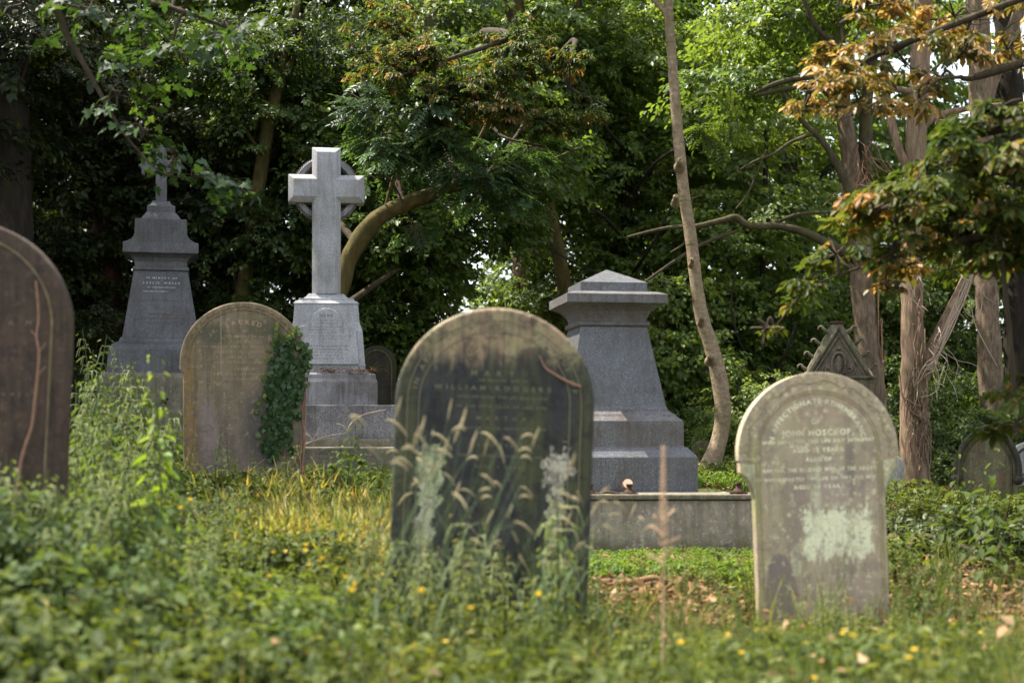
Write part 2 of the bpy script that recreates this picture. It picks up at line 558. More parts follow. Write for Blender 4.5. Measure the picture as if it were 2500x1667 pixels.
m = NT('soil')
n1 = m.noise(2.2, 6, 0.65); n2 = m.noise(23, 5, 0.7); n3 = m.xyz(m.voro(34, out='Color'))[0]
col = m.mix(m.ramp(n2, [(.35, 0.0), (.7, 1.0)]), (.028, .019, .012), (.075, .05, .03))
col = m.mix(m.ramp(n3, [(.72, 0.0), (.8, .8)]), col, (.16, .085, .035))
col = m.mix(m.ramp(n1, [(.42, 0.0), (.6, .75)]), col, (.05, .075, .02))
m.bump(n2, .6, .03)
M_SOIL = m.fin(col, .95, .1)
gx = np.concatenate([-np.geomspace(60, 6.2, 26), np.linspace(-6, 6, 97), np.geomspace(6.2, 60, 26)])
gy = np.concatenate([-np.geomspace(40, 1.2, 14), np.linspace(-1, 16, 120), np.geomspace(16.4, 120, 34)])
X, Y_ = np.meshgrid(gx, gy)
Z = gz_np(X, Y_)
mb = MB()
nx = len(gx)
mb.v = [(float(a), float(b), float(c)+0.025*mnoise.noise((a*2.3, b*2.3, 0))+.012*mnoise.noise((a*7, b*7, 3))) for a, b, c in zip(X.ravel(), Y_.ravel(), Z.ravel())]
mb.f = [(j*nx+i, j*nx+i+1, (j+1)*nx+i+1, (j+1)*nx+i) for j in range(len(gy)-1) for i in range(nx-1)]
mb.m = [0]*len(mb.f)
g = mb.build('ground', M_SOIL, smooth=180)
g['kind'] = 'structure'

# ------------------------------------------------------------------ stone materials
M_GR_LIGHT = granite('granite_silver', (.13,.13,.135), (.27,.275,.285), (.37,.375,.385), .65, (.13,.12,.112), .5, 620)
M_GR_BASE = granite('granite_silver_weathered', (.09,.088,.09), (.18,.177,.18), (.26,.255,.26), .7, (.065,.056,.05), .8, 560)
M_GR_DARK = granite('granite_blue_grey', (.033,.034,.037), (.088,.092,.10), (.15,.155,.166), .42, (.055,.048,.042), .55, 420)
M_GR_CAP = granite('granite_grey_rusty', (.038,.037,.036), (.098,.097,.098), (.165,.163,.166), .5, (.06,.042,.028), .65, 420)
M_GR_OLD = granite('granite_sooty', (.024,.024,.025), (.066,.067,.072), (.125,.128,.136), .55, (.026,.023,.021), .65, 460)

def sandstone(name, base, base2, dark, green, green_amt=.5, streak_amt=.6, extra=None, rough=.85):
    m = NT(name)
    a = m.noise(4, 6, .65); b = m.noise(60, 5, .7); st = m.noise(1, 6, .65, m.scale(m.co, (17, 17, 1.8)))
    st2 = m.noise(1, 5, .6, m.scale(m.co, (31, 31, 2.6)))
    col = m.mix(m.ramp(a, [(.35, 0.), (.65, 1.)]), base, base2)
    col = m.mix(m.math('MULTIPLY', m.ramp(st, [(.46, 0.), (.66, 1.)]), streak_amt), col, dark)
    col = m.mix(m.math('MULTIPLY', m.ramp(st2, [(.5, 0.), (.68, 1.)]), green_amt), col, green)
    if extra: col = extra(m, col)
    blot = m.noise(11, 6, .75, None, .4)
    col = m.mix(m.math('MULTIPLY', m.ramp(blot, [(.5, 0.), (.58, 1.)]), .55), col, dark)
    col = m.mix(m.math('MULTIPLY', m.ramp(m.noise(27, 4, .7), [(.56, 0.), (.62, 1.)]), .42), col, tuple(min(1, c_*1.7) for c_ in base))
    run = m.noise(1, 6, .75, m.scale(m.co, (24, 24, 2.0)), .5)
    col = m.mix(m.math('MULTIPLY', m.ramp(run, [(.52, 0.), (.6, 1.)]), streak_amt*.8), col, tuple(c_*.8 for c_ in dark))
    col = m.mix(m.math('MULTIPLY', m.ramp(run, [(.34, 1.), (.42, 0.)]), streak_amt*.6), col, tuple(min(1, c_*1.25) for c_ in base))
    col = m.mix(m.math('MULTIPLY', m.ramp(m.noise(8, 6, .75), [(.53, 0.), (.63, 1.)]), green_amt*.8), col, green)
    col = m.mix(m.math('MULTIPLY', m.ramp(m.xyz(m.voro(85))[0], [(.93, 0.), (.96, 1.)]), .4), col, dark)
    col = m.mix(.3, col, m.mix(b, (.55, .55, .55), (1.35, 1.35, 1.35)), 'MULTIPLY')
    m.bump(m.math('ADD', b, m.math('MULTIPLY', a, .6)), .35, .006)
    return m.fin(col, rough, .2)

def headstone_mesh(outline, t, bevel):
    mb = MB(); slab_mesh(mb, outline, t)
    return mb

def bead_along(mb, line, r, y, sides=6, mi=0):
    tube(mb, [(x, y, z, r) for x, z in line], sides, 1, mi=mi)

# ================================================================== 1. brown headstone at the left edge
def ex_left(m, col):
    col = m.mix(m.patch(.24, .05, .09, .75, 9, .9, .35, 3.0, (1, 1, .25)), col, (.045, .055, .018))       # olive band along the border
    col = m.mix(m.patch(.33, .1, .05, .5, 8, .8, .35, 7.0, (1, 1, .3)), col, (.018, .018, .02))
    col = m.mix(m.patch(.14, .35, .045, .3, 10, .8, .3, 5.0, (1, 1, .4)), col, (.02, .018, .02))
    return m.mix(m.patch(-.05, .58, .3, .1, 7, 1.1, .4, 2.0), col, (.10, .08, .04))
M_LEFT = sandstone('brown_sandstone', (.082,.054,.037), (.060,.041,.031), (.028,.021,.019), (.052,.05,.024), .35, .6, ex_left, .8)
M_LEFT_LINE = sandstone('brown_sandstone_bead', (.22,.16,.10), (.16,.12,.07), (.09,.07,.05), (.10,.11,.03), .5, .5)
M_LEFT_TXT = sandstone('brown_letters', (.20,.13,.09), (.16,.11,.08), (.1,.07,.05), (.1,.09,.05), .3, .4)
Yl = 5.45; s = S(Yl)
r = .40; hz = 790  # springing row
base = P(-117, 1590, Yl)
zs = (1590-hz)*s
t1 = thing('headstone', 'brown round-topped headstone cut off by the left edge, dead stem up its face', 'headstone', base, (0, R(1.8), R(3)))
ol = [(-r*.97, -.15), (r*.97, -.15), (r, zs)] + arc(0, zs, r, r*1.0, 0, 180, 30)[1:]
mb = MB(); slab_mesh(mb, ol, .10)
mb.build('slab', M_LEFT, t1, 40, bevel=.014, seg=3)
mb = MB()
r2 = r-.062
bead_along(mb, [(r2*.93, .10), (r2*.97, zs*.5), (r2, zs)] + arc(0, zs, r2, r2, 0, 180, 30)[1:] + [(-r2*.97, zs*.5), (-r2*.93, .1)], .006, -.001)
mb.build('border_bead', M_LEFT_LINE, t1, 60)
mb = MB()
for v, tx, wd, h in ((782, 'OF TILHEAM', .56, .028), (852, 'WHO DIED JUNE 7 .S.', .36, .022), (958, 'ALSO THE ABOVE NAMED', .56, .019), (1000, 'AGED 71 YEARS D.', .30, .026), (1032, 'WHO DIED JANUARY 3', .5, .016)):
    letters(mb, tx, -.02 if v != 852 else -.05, (1590-v)*s, h, wd)
mb.build_each('inscription_line', M_LEFT_TXT, t1)

m = NT('dead_stem'); nb = m.noise(30, 4, .6)
M_STEM = m.fin(m.mix(nb, (.16,.085,.05), (.34,.2,.13)), .8, .2)
M_PALESTEM = NT('dry_pale_stem'); M_PALESTEM = M_PALESTEM.fin(M_PALESTEM.mix(M_PALESTEM.noise(40,3,.6), (.22,.17,.12), (.42,.34,.26)), .8, .2)
def stem_thing(name, label, cat, pts, Y0, rad, mat, twigs=(), group=None):
    loc = P(pts[-1][0], pts[-1][1], Y0)
    t_ = thing(name, label, cat, loc, group=group)
    mb = MB()
    n_ = len(pts)
    tube(mb, [(*(P(p[0], p[1], (p[2] if len(p) > 2 else Y0))-loc), rad*(.45+.55*i/(n_-1))) for i, p in enumerate(pts)], 7, 4, rough=.18, freq=40)
    mb.build('stem', mat, t_, 60)
    if twigs:
        mb = MB()
        for tw in twigs: tube(mb, [(*(P(p[0], p[1], Y0-.012)-loc), rad*.3) for p in tw], 5, 3)
        mb.build('twig', mat, t_, 60)
    return t_
stem_thing('dead_climber_stem', 'dead reddish climber stem running up the brown headstone at the left edge', 'dead stem',
    [(88,686),(92,735),(94,782),(89,820),(95,859),(92,915),(85,979),(78,1038),(64,1081),(51,1128),(40,1200),(30,1290)], Yl-.02, .0068, M_STEM,
    [[(95,859),(104,848),(112,836)],[(92,915),(102,905),(112,893)],[(89,820),(80,812),(76,806)]])

# ================================================================== 2. sandstone headstone with ivy
def ex_eliza(m, col):
    x = m.xyz()
    lower = m.ramp(m.math('ADD', x[2], m.math('MULTIPLY', m.math('SUBTRACT', m.noise(5, 4, .6), .5), .5)), [(.25, 1.0), (.62, 0.0)])
    col = m.mix(m.math('MULTIPLY', lower, .75), col, (.15,.122,.105))
    col = m.mix(m.patch(.12, .36, .2, .42, 6, .9, .4, 2.0, (1, 1, .5)), col, (.095,.082,.076))
    col = m.mix(m.patch(-.22, .34, .09, .3, 7, .9, .35, 4.0, (1, 1, .5)), col, (.21,.165,.15))
    col = m.mix(m.patch(-.34, .4, .07, .9, 7, .7, .3, 8.0), col, (.21,.14,.06))
    col = m.mix(m.patch(-.2, .96, .16, .12, 7, 1.0, .4, 6.0, (1, 1, .4)), col, (.085,.082,.05))
    return m.mix(m.patch(.15, 1.0, .25, .1, 7, 1.0, .4, 9.0, (1, 1, .4)), col, (.10,.09,.055))
M_ELIZA = sandstone('ochre_sandstone', (.22,.17,.11), (.175,.135,.09), (.11,.093,.068), (.115,.11,.05), .55, .55, ex_eliza)
M_ELIZA_RIM = sandstone('ochre_sandstone_carved', (.25,.175,.095), (.175,.12,.065), (.11,.08,.05), (.14,.13,.05), .4, .5)
M_ELIZA_TXT = sandstone('pale_ochre_letters', (.40,.28,.18), (.34,.24,.16), (.25,.18,.12), (.2,.18,.09), .3, .4)
Ye = 9.2; s = S(Ye)
base = P(598, 1180, Ye)
def ez(v): return (1180-v)*s
hw = 150*s*1.02
t2 = thing('headstone', 'ochre sandstone headstone with carved rim, ivy over its right half', 'headstone', base, (0, R(-.4), R(12)))
zs = ez(886)
ol = [(-hw+.015, -.2), (hw-.015, -.2), (hw-.015, ez(930)), (hw-.012, ez(912)), (hw, ez(905)), (hw, zs)] + arc(0, zs, hw, ez(737)-zs, 0, 180, 34)[1:] + [(-hw, ez(905)), (-hw+.024, ez(914)), (-hw+.02, ez(930))]
mb = MB(); slab_mesh(mb, ol, .11)
mb.build('slab', M_ELIZA, t2, 40, bevel=.011, seg=3)
mb = MB()
hi = hw-.055
bead_along(mb, [(-hi, ez(905))] + arc(0, zs, hi, ez(737)-zs-.052, 180, 0, 34) + [(hi, ez(905))], .004, -.001)
rng = random.Random(4)
for i in range(46):
    a = R(176-172*i/45)
    rr = hw-.029
    c = (rr*math.cos(a), -.002, zs+(ez(737)-zs-.029)*math.sin(a))
    M_ = Matrix.Translation(c) @ Matrix.Rotation(-a+(.7 if i % 2 else -.7)+math.pi/2, 4, 'Y')
    blob(mb, (0, 0, 0), (.019, .0035, .006), .3, 1, M_)
mb.build('carved_border', M_ELIZA_RIM, t2, 60)
mb = MB()
letters(mb, 'SACRED', 0, ez(892), .040, .235, arcr=ez(786)-ez(892), bold=.03)
for v, tx, wd, h in ((808,'TO',.028,.019),(821,'THE MEMORY OF',.20,.017),(834,'ELIZA',.085,.021),(846,'THE BELOVED WIFE OF JOSHUA COOKE',.50,.015),
                     (859,'WHO DIED JULY 8TH 1862',.34,.015),(872,'AGED 63 YEARS.',.18,.016),(884,'ALSO THE ABOVE NAMED',.34,.015),(900,'JOSHUA',.13,.023),
                     (913,'WHO DIED SEPTEMBER 5',.36,.016),(925,'AGED 70 YEARS.',.22,.016)):
    letters(mb, tx, -.02+.02*(h > .018), ez(v), h, wd, bold=.02)
mb.build_each('inscription_line', M_ELIZA_TXT, t2)
mb = MB(); mb.box(((-.145), -.0012, ez(835)), (.0022, .001, 78*s))
mb.build('white_streak', M_PALESTEM, t2)

# ================================================================== 3. grey granite cross monument
Yc = 11.5; s = S(Yc)
base = P(797, 990, Yc)
def cz(v): return (990-v)*s
t3 = thing('cross_monument', 'tall grey granite ringed cross on an inscribed pedestal, left of the dark headstone', 'monument', base, (0, 0, R(7.5)))
def bar_front(mb, x0, x1, z0, z1, ch, y0, y1):
    pass
# the cross: a 12-cornered outline with a chamfered front
cxo = [(-.114, cz(720)), (.114, cz(720)), (.114, cz(498)), (.303, cz(498)), (.303, cz(431)), (.114, cz(431)), (.114, cz(365)), (-.114, cz(365)), (-.114, cz(431)), (-.303, cz(431)), (-.303, cz(498)), (-.114, cz(498))]
c_ = .042
cin = [(-.114+c_, cz(720)), (.114-c_, cz(720)), (.114-c_, cz(498)+c_), (.303-c_, cz(498)+c_), (.303-c_, cz(431)-c_), (.114-c_, cz(431)-c_), (.114-c_, cz(365)-c_), (-.114+c_, cz(365)-c_), (-.114+c_, cz(431)-c_), (-.303+c_, cz(431)-c_), (-.303+c_, cz(498)+c_), (-.114+c_, cz(498)+c_)]
mb = MB()
n = 12
vv = [(x, -.115, z) for x, z in cin] + [(x, -.115+c_, z) for x, z in cxo] + [(x, .08, z) for x, z in cxo]
ff = [tuple(range(n)), tuple(reversed(range(2*n, 3*n)))]
for k in range(2):
    for i in range(n):
        j = (i+1) % n
        ff.append((k*n+j, k*n+i, (k+1)*n+i, (k+1)*n+j))
mb.add(vv, ff)
# foot of the shaft, square
cross = mb.build('cross', M_GR_LIGHT, t3, 30, bevel=.004, seg=2)
mb = MB()
ring_c = (0, .02, cz(464))
N = 64
ro, ri, yw = .264, .204, .055
rings = []
for i in range(N):
    a = 2*math.pi*i/N
    ca, sa = math.cos(a), math.sin(a)
    rings.append([(ring_c[0]+q*ca, ring_c[1]+yy, ring_c[2]+q*sa) for q, yy in ((ri, -yw*.6), (ri+.012, -yw), (ro-.012, -yw), (ro, -yw*.5), (ro, yw), (ri, yw))])
o_ = len(mb.v)
mb.v += [p for r_ in rings for p in r_]
for i in range(N):
    for k in range(6):
        a0, a1 = i*6+k, i*6+(k+1) % 6
        b0, b1 = ((i+1) % N)*6+k, ((i+1) % N)*6+(k+1) % 6
        mb.f.append((a0, b0, b1, a1)); mb.m.append(0)
ring = mb.build('ring', M_GR_BASE, t3, 30)
mb = MB()
for i in range(84):
    a = 2*math.pi*i/84
    blob(mb, (ring_c[0]+ro*math.cos(a), ring_c[1]-.005, ring_c[2]+ro*math.sin(a)), (.010, .045, .010), 0, 1)
mb.build('beading', M_GR_BASE, ring, 60)
def pw(px): return px*s
mb = MB()
mb.square([(cz(746), .262), (cz(739), .238), (cz(738.9), .225), (cz(738), .224), (cz(736), .219), (cz(733), .219), (cz(732.9), .185), (cz(729), .170), (cz(728.9), .164), (cz(720), .140)], .72)
mb.build('moulded_neck', M_GR_LIGHT, t3, bevel=.002, seg=1)
mb = MB()
mb.square([(cz(905), .30), (cz(893), .31), (cz(892), .305), (cz(812), .285), (cz(790), .262), (cz(745.9), .250)], .72)
die = mb.build('die', M_GR_LIGHT, t3, bevel=.004, seg=2)
# raised trefoil-headed panel, leaning with the die
mb = MB()
pz0, pz1 = cz(893), cz(757)
pan = [(-.262, pz0), (.255, pz0), (.236, cz(815))] + [(.16+.075*math.cos(R(a)), cz(812)+.045*math.sin(R(a))) for a in (0, 30, 60, 90, 120)] + \
      [(.125*math.cos(R(a)), cz(795)+(pz1-cz(795))*math.sin(R(a))) for a in range(0, 181, 15)] + [(-.16+.075*math.cos(R(a)), cz(812)+.045*math.sin(R(a))) for a in (60, 90, 120, 150, 180)]
tiltp = math.atan2((.305-.25)*.72, cz(746)-cz(892))
MP = Matrix.Translation((0, -.305*.72-.003, cz(892))) @ Matrix.Rotation(-tiltp, 4, 'X') @ Matrix.Translation((0, 0, -cz(892)))
slab_mesh(mb, pan, .03, -.018, M=MP)
mb.build('panel', M_GR_LIGHT, die, bevel=.006, seg=3)
mb = MB()
for v, tx, wd, h in ((775,'HERE',.105,.034),(787,'LIES IN SURE HOPE OF',.19,.013),(794,'JOHN WILSON',.18,.017),(803,'OF DARNALL IN THIS TOWN',.26,.015),(810,'WHO ENTERED INTO REST',.28,.014),(816,'IN THE 61ST YEAR OF HIS AGE',.27,.013),
                     (825,'ON THE FOURTEENTH DAY OF FEBRUARY 1886',.41,.012),(831,'AT REST WITH THE LORD',.28,.012),(841,'ALSO',.065,.016),(849,'ANNE THE BELOVED WIFE OF THE',.33,.018),(857,'ABOVE WHO DEPARTED THIS LIFE',.34,.018),
                     (864,'JUNE 9TH 1898 AGED',.24,.016),(871,'SEVENTY FOUR YEARS',.24,.015),(879,'BLESSED ARE THE DEAD',.27,.015)):
    letters(mb, tx, 0, cz(v), h, wd, y=-.0195, bold=.0, M=MP)
M_BRONZE = NT('dull_bronze_letters').fin((.075,.05,.035), .6, .4)
mb.build_each('inscription_line', M_BRONZE, die)
mb = MB()
mb.square([(cz(990), .400), (cz(935), .400), (cz(927), .390), (cz(926), .385), (cz(924), .388), (cz(916), .382), (cz(914), .36), (cz(913.8), .345), (cz(905), .312)], .8)
mb.build('plinth', M_GR_BASE, t3, bevel=.003, seg=1)
t3k = thing('grave_kerb', 'stepped stone kerb under the ringed cross, twigs and leaves on its ledge', 'kerb', P(815, 1200, 11.1), (0, 0, R(4)))
b0 = t3k.location
M_KERB = granite('kerb_granite', (.06,.058,.06), (.15,.145,.15), (.24,.23,.23), .75, (.05,.045,.045), .8, 300)
M_KERB_SAND = sandstone('kerb_sandstone', (.19,.165,.125), (.145,.13,.10), (.085,.08,.055), (.10,.105,.05), .5, .6)
mb = MB()
zt = (1200-990)*S(11.2); zb = (1200-1058)*S(11.2)
mb.box((.12, .55, (zt+zb)/2-.1), (.62, .55, (zt-zb)/2+.1))
mb.build('upper_slab', M_KERB, t3k, bevel=.008)
mb = MB()
zt2 = (1200-1085)*S(10.6)
mb.box((.10, -.28, zt2/2-.1), (.85, .26, zt2/2+.1))
mb.build('front_slab', M_KERB_SAND, t3k, bevel=.012)
mb = MB()
mb.box((.10, .01, zt2+.02-.1), (.80, .035, .14))
mb.build('rear_slab', M_KERB_SAND, t3k, bevel=.01)

# ================================================================== 4. old granite monument at the left
Yo = 12.3; s = S(Yo)
base = P(394, 1000, Yo)
def oz(v): return (1000-v)*s
t4 = thing('cross_monument', 'sooty granite monument topped by a small leaf-ended cross, dark trees behind', 'monument', base, (0, 0, R(13)))
dx = .028
mb = MB()
mb.square([(oz(914), .46), (oz(911), .44), (oz(858), .425), (oz(846), .40), (oz(838), .345), (oz(829), .33)], .8)
mb.build('plinth', M_GR_OLD, t4, bevel=.005)
mb = MB()
mb.square([(oz(829), .318), (oz(823), .314), (oz(666), .224)], .8)
die = mb.build('die', M_GR_OLD, t4, bevel=.004)
tl = math.atan2((.314-.224)*.8, oz(666)-oz(823))
MO = Matrix.Translation((0, -.314*.8, oz(823))) @ Matrix.Rotation(-tl, 4, 'X') @ Matrix.Translation((0, 0, -oz(823)))
mb = MB(); mbd = MB()
for v, tx, wd, h in ((683,'IN MEMORY OF',.255,.022),(695,'LESLIE WELLS',.30,.026),(706,'OF TORKINGTON HALL',.235,.016),(716,'WHO DIED OCTOBER 4',.20,.016)):
    letters(mb, tx, .005 if v != 716 else -.05, oz(v), h, wd, M=MO, bold=.01)
mb.build_each('inscription_line', NT('white_letters').fin((.42,.42,.42), .7, .2), die)
for v, tx, wd, h in ((738,'WHO DEPARTED THIS LIFE NOV 15TH 1879',.44,.016),(758,'ALSO OF',.09,.018),(771,'MARY HANNAH',.20,.022),(782,'WIFE OF THE ABOVE WHO DIED 1884',.40,.020),(793,'AGED 62 YEARS',.22,.020)):
    letters(mbd, tx, 0, oz(v), h, wd, M=MO, bold=.01)
mbd.build_each('inscription_line', NT('faded_brown_letters').fin((.085,.055,.035), .8, .2), die)
mb = MB()
mb.square([(oz(666), .226), (oz(665.5), .233), (oz(658), .233), (oz(657), .216), (oz(645), .218), (oz(636), .235), (oz(630), .268), (oz(627), .300), (oz(626), .312), (oz(602), .312)], .85)
mb.build('cornice', M_GR_OLD, t4, bevel=.004)
mb = MB()                                             # pediment block whose foot curves out to the ears
fl = [(-.312, oz(602)), (.312, oz(602)), (.312, oz(600)), (.275, oz(597)), (.24, oz(591)), (.218, oz(580)), (.214, oz(543)), (-.214, oz(543)), (-.218, oz(580)), (-.24, oz(591)), (-.275, oz(597)), (-.312, oz(600))]
slab_mesh(mb, fl, .43, -.215)
mb.build('pediment', M_GR_OLD, t4, bevel=.005)
mb = MB()
mb.square([(oz(543), .168), (oz(541), .165), (oz(532), .145), (oz(526), .128), (oz(524), .122), (oz(523), .118), (oz(508), .117), (oz(507), .112), (oz(503), .085), (oz(497), .076), (oz(494), .074)], 1.0)
mb.build('stepped_base', M_GR_OLD, t4, bevel=.003)
mb = MB()
cv = 408; h1 = .047
aw = 15*s
out = [(-h1, oz(494)), (h1, oz(494)), (h1, oz(cv)-aw), (.135, oz(cv)-aw), (.14, oz(cv)-aw-.035), (.165, oz(cv)-aw-.02), (.168, oz(cv)-.02), (.195, oz(cv)), (.168, oz(cv)+.02), (.165, oz(cv)+aw+.02), (.14, oz(cv)+aw+.035), (.135, oz(cv)+aw), (h1, oz(cv)+aw),
       (h1, oz(cv)+.13), (h1+.035, oz(cv)+.135), (h1+.02, oz(cv)+.16), (.02, oz(cv)+.165), (0, oz(cv)+.195), (-.02, oz(cv)+.165), (-h1-.02, oz(cv)+.16), (-h1-.035, oz(cv)+.135), (-h1, oz(cv)+.13), (-h1, oz(cv)+aw),
       (-.135, oz(cv)+aw), (-.14, oz(cv)+aw+.035), (-.165, oz(cv)+aw+.02), (-.168, oz(cv)+.02), (-.195, oz(cv)), (-.168, oz(cv)-.02), (-.165, oz(cv)-aw-.02), (-.14, oz(cv)-aw-.035), (-.135, oz(cv)-aw), (-h1, oz(cv)-aw)]
slab_mesh(mb, out, .09, -.045)
mb.build('cross', M_GR_OLD, t4, bevel=.008)
mb = MB(); mb.square([(-.35, .50), (oz(925), .50), (oz(917), .485), (oz(914), .46)], .85)
mb.square([(-.35, .62), (oz(1000)-.03, .62), (oz(998)-.01, .60)], .85)
mb.build('sandstone_base', M_KERB_SAND, t4, bevel=.012)

# ================================================================== 5. dark headstone in the middle
def ex_mid(m, col):
    z = m.xyz()[2]
    st = m.noise(1, 6, .7, m.scale(m.co, (15, 15, 1.1)))
    zz = m.math('ADD', z, m.math('MULTIPLY', m.math('SUBTRACT', st, .5), .36))
    head = m.step(zz, 1.08, 1.19)
    hcol = m.mix(m.ramp(m.noise(1, 5, .6, m.scale(m.co, (10, 10, 4))), [(.4, 0.), (.6, 1.)]), (.26,.22,.115), (.25,.165,.105))
    col = m.mix(head, col, hcol)
    # green runs on the face and along the sides
    for cx_, rx_, sd in ((.16, .10, 1.0), (.36, .06, 4.0), (-.36, .06, 6.0), (-.02, .05, 9.0)):
        col = m.mix(m.math('MULTIPLY', m.patch(cx_, .75, rx_, .6, 7, .9, .35, sd, (1, 1, .12)), .5), col, (.085,.088,.03))
    col = m.mix(m.crust(.265, .68, .075, .12, 22, 3.0, .06, 3.3), col, (.44,.40,.30))
    col = m.mix(m.crust(.255, .50, .05, .12, 22, 3.0, .06, 5.1), col, (.40,.38,.24))
    col = m.mix(m.crust(-.25, .66, .07, .17, 20, 3.0, .06, 8.2), col, (.38,.40,.22))
    col = m.mix(m.crust(-.27, .44, .05, .17, 20, 3.0, .06, 2.2), col, (.40,.38,.25))
    rim = m.patch(0, .78, .285, .385, 9, .35, .06, 4.4)
    return col
M_MID = sandstone('blackened_sandstone', (.028,.028,.03), (.04,.04,.037), (.012,.012,.014), (.06,.068,.02), .4, .5, ex_mid, .6)
M_MID_TXT = NT('mossed_letters').fin((.13,.13,.075), .8, .2)
M_MID_LINE = NT('incised_line').fin((.17,.15,.09), .8, .2)
Ym = 5.72; s = S(Ym)
base = P(1187, 1562, Ym)
def mz(v): return (1562-v)*s
hw = .402
t5 = thing('headstone', 'blackened round-topped headstone in the middle, pale lichen and grass heads before it', 'headstone', base, (0, R(2.0), R(-1)))
zs = mz(985)
ol = [(-hw, -.15), (hw, -.15), (hw, zs)] + arc(0, zs, hw, mz(750)-zs, 0, 180, 36)[1:]
mb = MB(); slab_mesh(mb, ol, .12)
mb.build('slab', M_MID, t5, 40, bevel=.02, seg=4)
mb = MB()
for q in (.052, .098):
    bead_along(mb, [(-hw+q, .2), (-hw+q, zs)] + arc(0, zs, hw-q, mz(750)-zs-q, 180, 0, 36)[1:] + [(hw-q, .2)], .0022, -.0004, 5)
mb.build('border_line', M_MID_LINE, t5, 60)
mb = MB()
letters(mb, 'IN AFFECTIONATE REMEMBRANCE OF', 0, zs, .03, .92, arcr=hw-.075, bold=.01, mi=0)
mb.build_each('inscription_line', M_MID_LINE, t5)
mb = MB()
letters(mb, 'MARY', -.01, mz(911), .030, .175, bold=.02, gap=.5)
letters(mb, 'WILLIAM RODGERS', -.01, mz(947), .027, .47, bold=.02, gap=.35)
for v, tx, wd, h in ((928,'THE BELOVED WIFE OF',.2,.015),(969,'WHO DEPARTED THIS LIFE MARCH 4TH',.36,.016),(992,'IN THE 38TH YEAR OF HER AGE',.36,.016),(1020,'MARTHA',.2,.022),(1045,'DAUGHTER OF THE ABOVE WHO DIED',.36,.015),(1085,'ALSO SELINA',.24,.018),(1112,'THEIR DAUGHTER WHO DIED MAY 2ND',.34,.015),(1139,'AGED 4 YEARS',.2,.015)):
    letters(mb, tx, .03, mz(v), h, wd, bold=.01)
mb.build_each('inscription_line', M_MID_TXT, t5)
stem_thing('dead_climber_stem', 'short dead stem curving across the top right of the middle dark headstone', 'dead stem', [(1318,868),(1324,884),(1334,900),(1352,912),(1378,927),(1400,938),(1418,943)], Ym-.02, .0062, M_STEM)

# ================================================================== 6. granite pillar
Yp = 9.3; s = S(Yp)
yc = Yp+.50
base = P(1495.6, 1194, Yp); base = Vector((base.x+.055, yc, base.z))
base.x = (1495.6-UC)/FPX*yc*.985-.030
def qz(v): return (1194-v)*s
t6 = thing('pedestal_monument', 'broad blue-grey granite pedestal with flared cap and low pyramid, no cross', 'monument', base, (0, 0, R(8.5)))
mb = MB(); mb.square([(-.25, .505), (qz(1116), .505), (qz(1094), .452), (qz(1092), .447)])
mb.build('lower_plinth', M_GR_DARK, t6, bevel=.004)
mb = MB(); mb.square([(qz(1092), .435), (qz(1089), .430), (qz(1027), .428), (qz(1024), .420), (qz(1016), .392), (qz(1010), .382), (qz(1007), .365), (qz(1004), .352), (qz(1001), .350)])
mb.build('upper_plinth', M_GR_CAP, t6, bevel=.003)
mb = MB(); mb.square([(qz(1001), .346), (qz(995), .340), (qz(990), .333), (qz(789), .229)])
mb.build('die', M_GR_DARK, t6, bevel=.005)
mb = MB(); mb.square([(qz(789), .232), (qz(788), .242), (qz(785), .246), (qz(781), .246), (qz(777), .240), (qz(776), .226), (qz(770), .227), (qz(762), .234), (qz(752), .252), (qz(744), .278), (qz(737), .312), (qz(734), .332), (qz(733), .343), (qz(711), .343), (qz(703), .285)])
mb.build('cornice', M_GR_CAP, t6, bevel=.003)
mb = MB(); mb.square([(qz(703), .231), (qz(678), .229), (qz(638), .004)])
mb.build('pyramid_cap', M_GR_DARK, t6, bevel=.003)

# kerb wall in front of the pillar
Yk = 8.9
t7 = thing('kerb_wall', 'low grey stone kerb wall before the granite pedestal, rusty rail stumps on top', 'kerb wall', P(1500, 1350, Yk), (0, 0, R(1.2)))
def ex_wall(m, col):
    z = m.math('ADD', m.xyz()[2], m.math('MULTIPLY', m.math('SUBTRACT', m.noise(9, 6, .75), .5), .35))
    col = m.mix(m.math('MULTIPLY', m.step(z, .12, .0), .8), col, (.075,.075,.03))
    col = m.mix(m.math('MULTIPLY', m.step(z, .30, .42), .5), col, (.09,.075,.055))
    return col
M_WALL = sandstone('kerb_wall_stone', (.33,.285,.225), (.26,.225,.18), (.16,.138,.11), (.15,.145,.08), .25, .42, ex_wall)
zt = (1350-1212)*S(Yk)
for x0, x1 in ((-1.18, -.245), (-.237, .938)):
    mb = MB(); mb.box(((x0+x1)/2, .12+.004*(x0 > -.5), zt/2-.12-.012), ((x1-x0)/2, .11, zt/2+.12-.012))
    mb.build('front_slab', M_WALL, t7, bevel=.010)
mb = MB(); mb.box((-.12, .14, zt-.002), (1.075, .155, .016))
mb.build('coping', M_KERB_SAND, t7, bevel=.008)
mb = MB(); mb.box((.835, 1.0, zt/2-.13), (.1, .70, zt/2+.1)); mb.box((-1.08, 1.0, zt/2-.13), (.1, .70, zt/2+.1))
mb.build('side_slab', M_WALL, t7, bevel=.008)
mb = MB(); mb.add([(x, y, zt-.03+.02*mnoise.noise((x*3, y*3, 1))) for y in np.linspace(.2, 1.7, 16) for x in np.linspace(-1.0, .78, 20)], [(j*20+i, j*20+i+1, (j+1)*20+i+1, (j+1)*20+i) for j in range(15) for i in range(19)])
mb.build('soil_fill', M_SOIL, t7, 180)
m = NT('rusty_iron'); nr = m.noise(26, 6, .7)
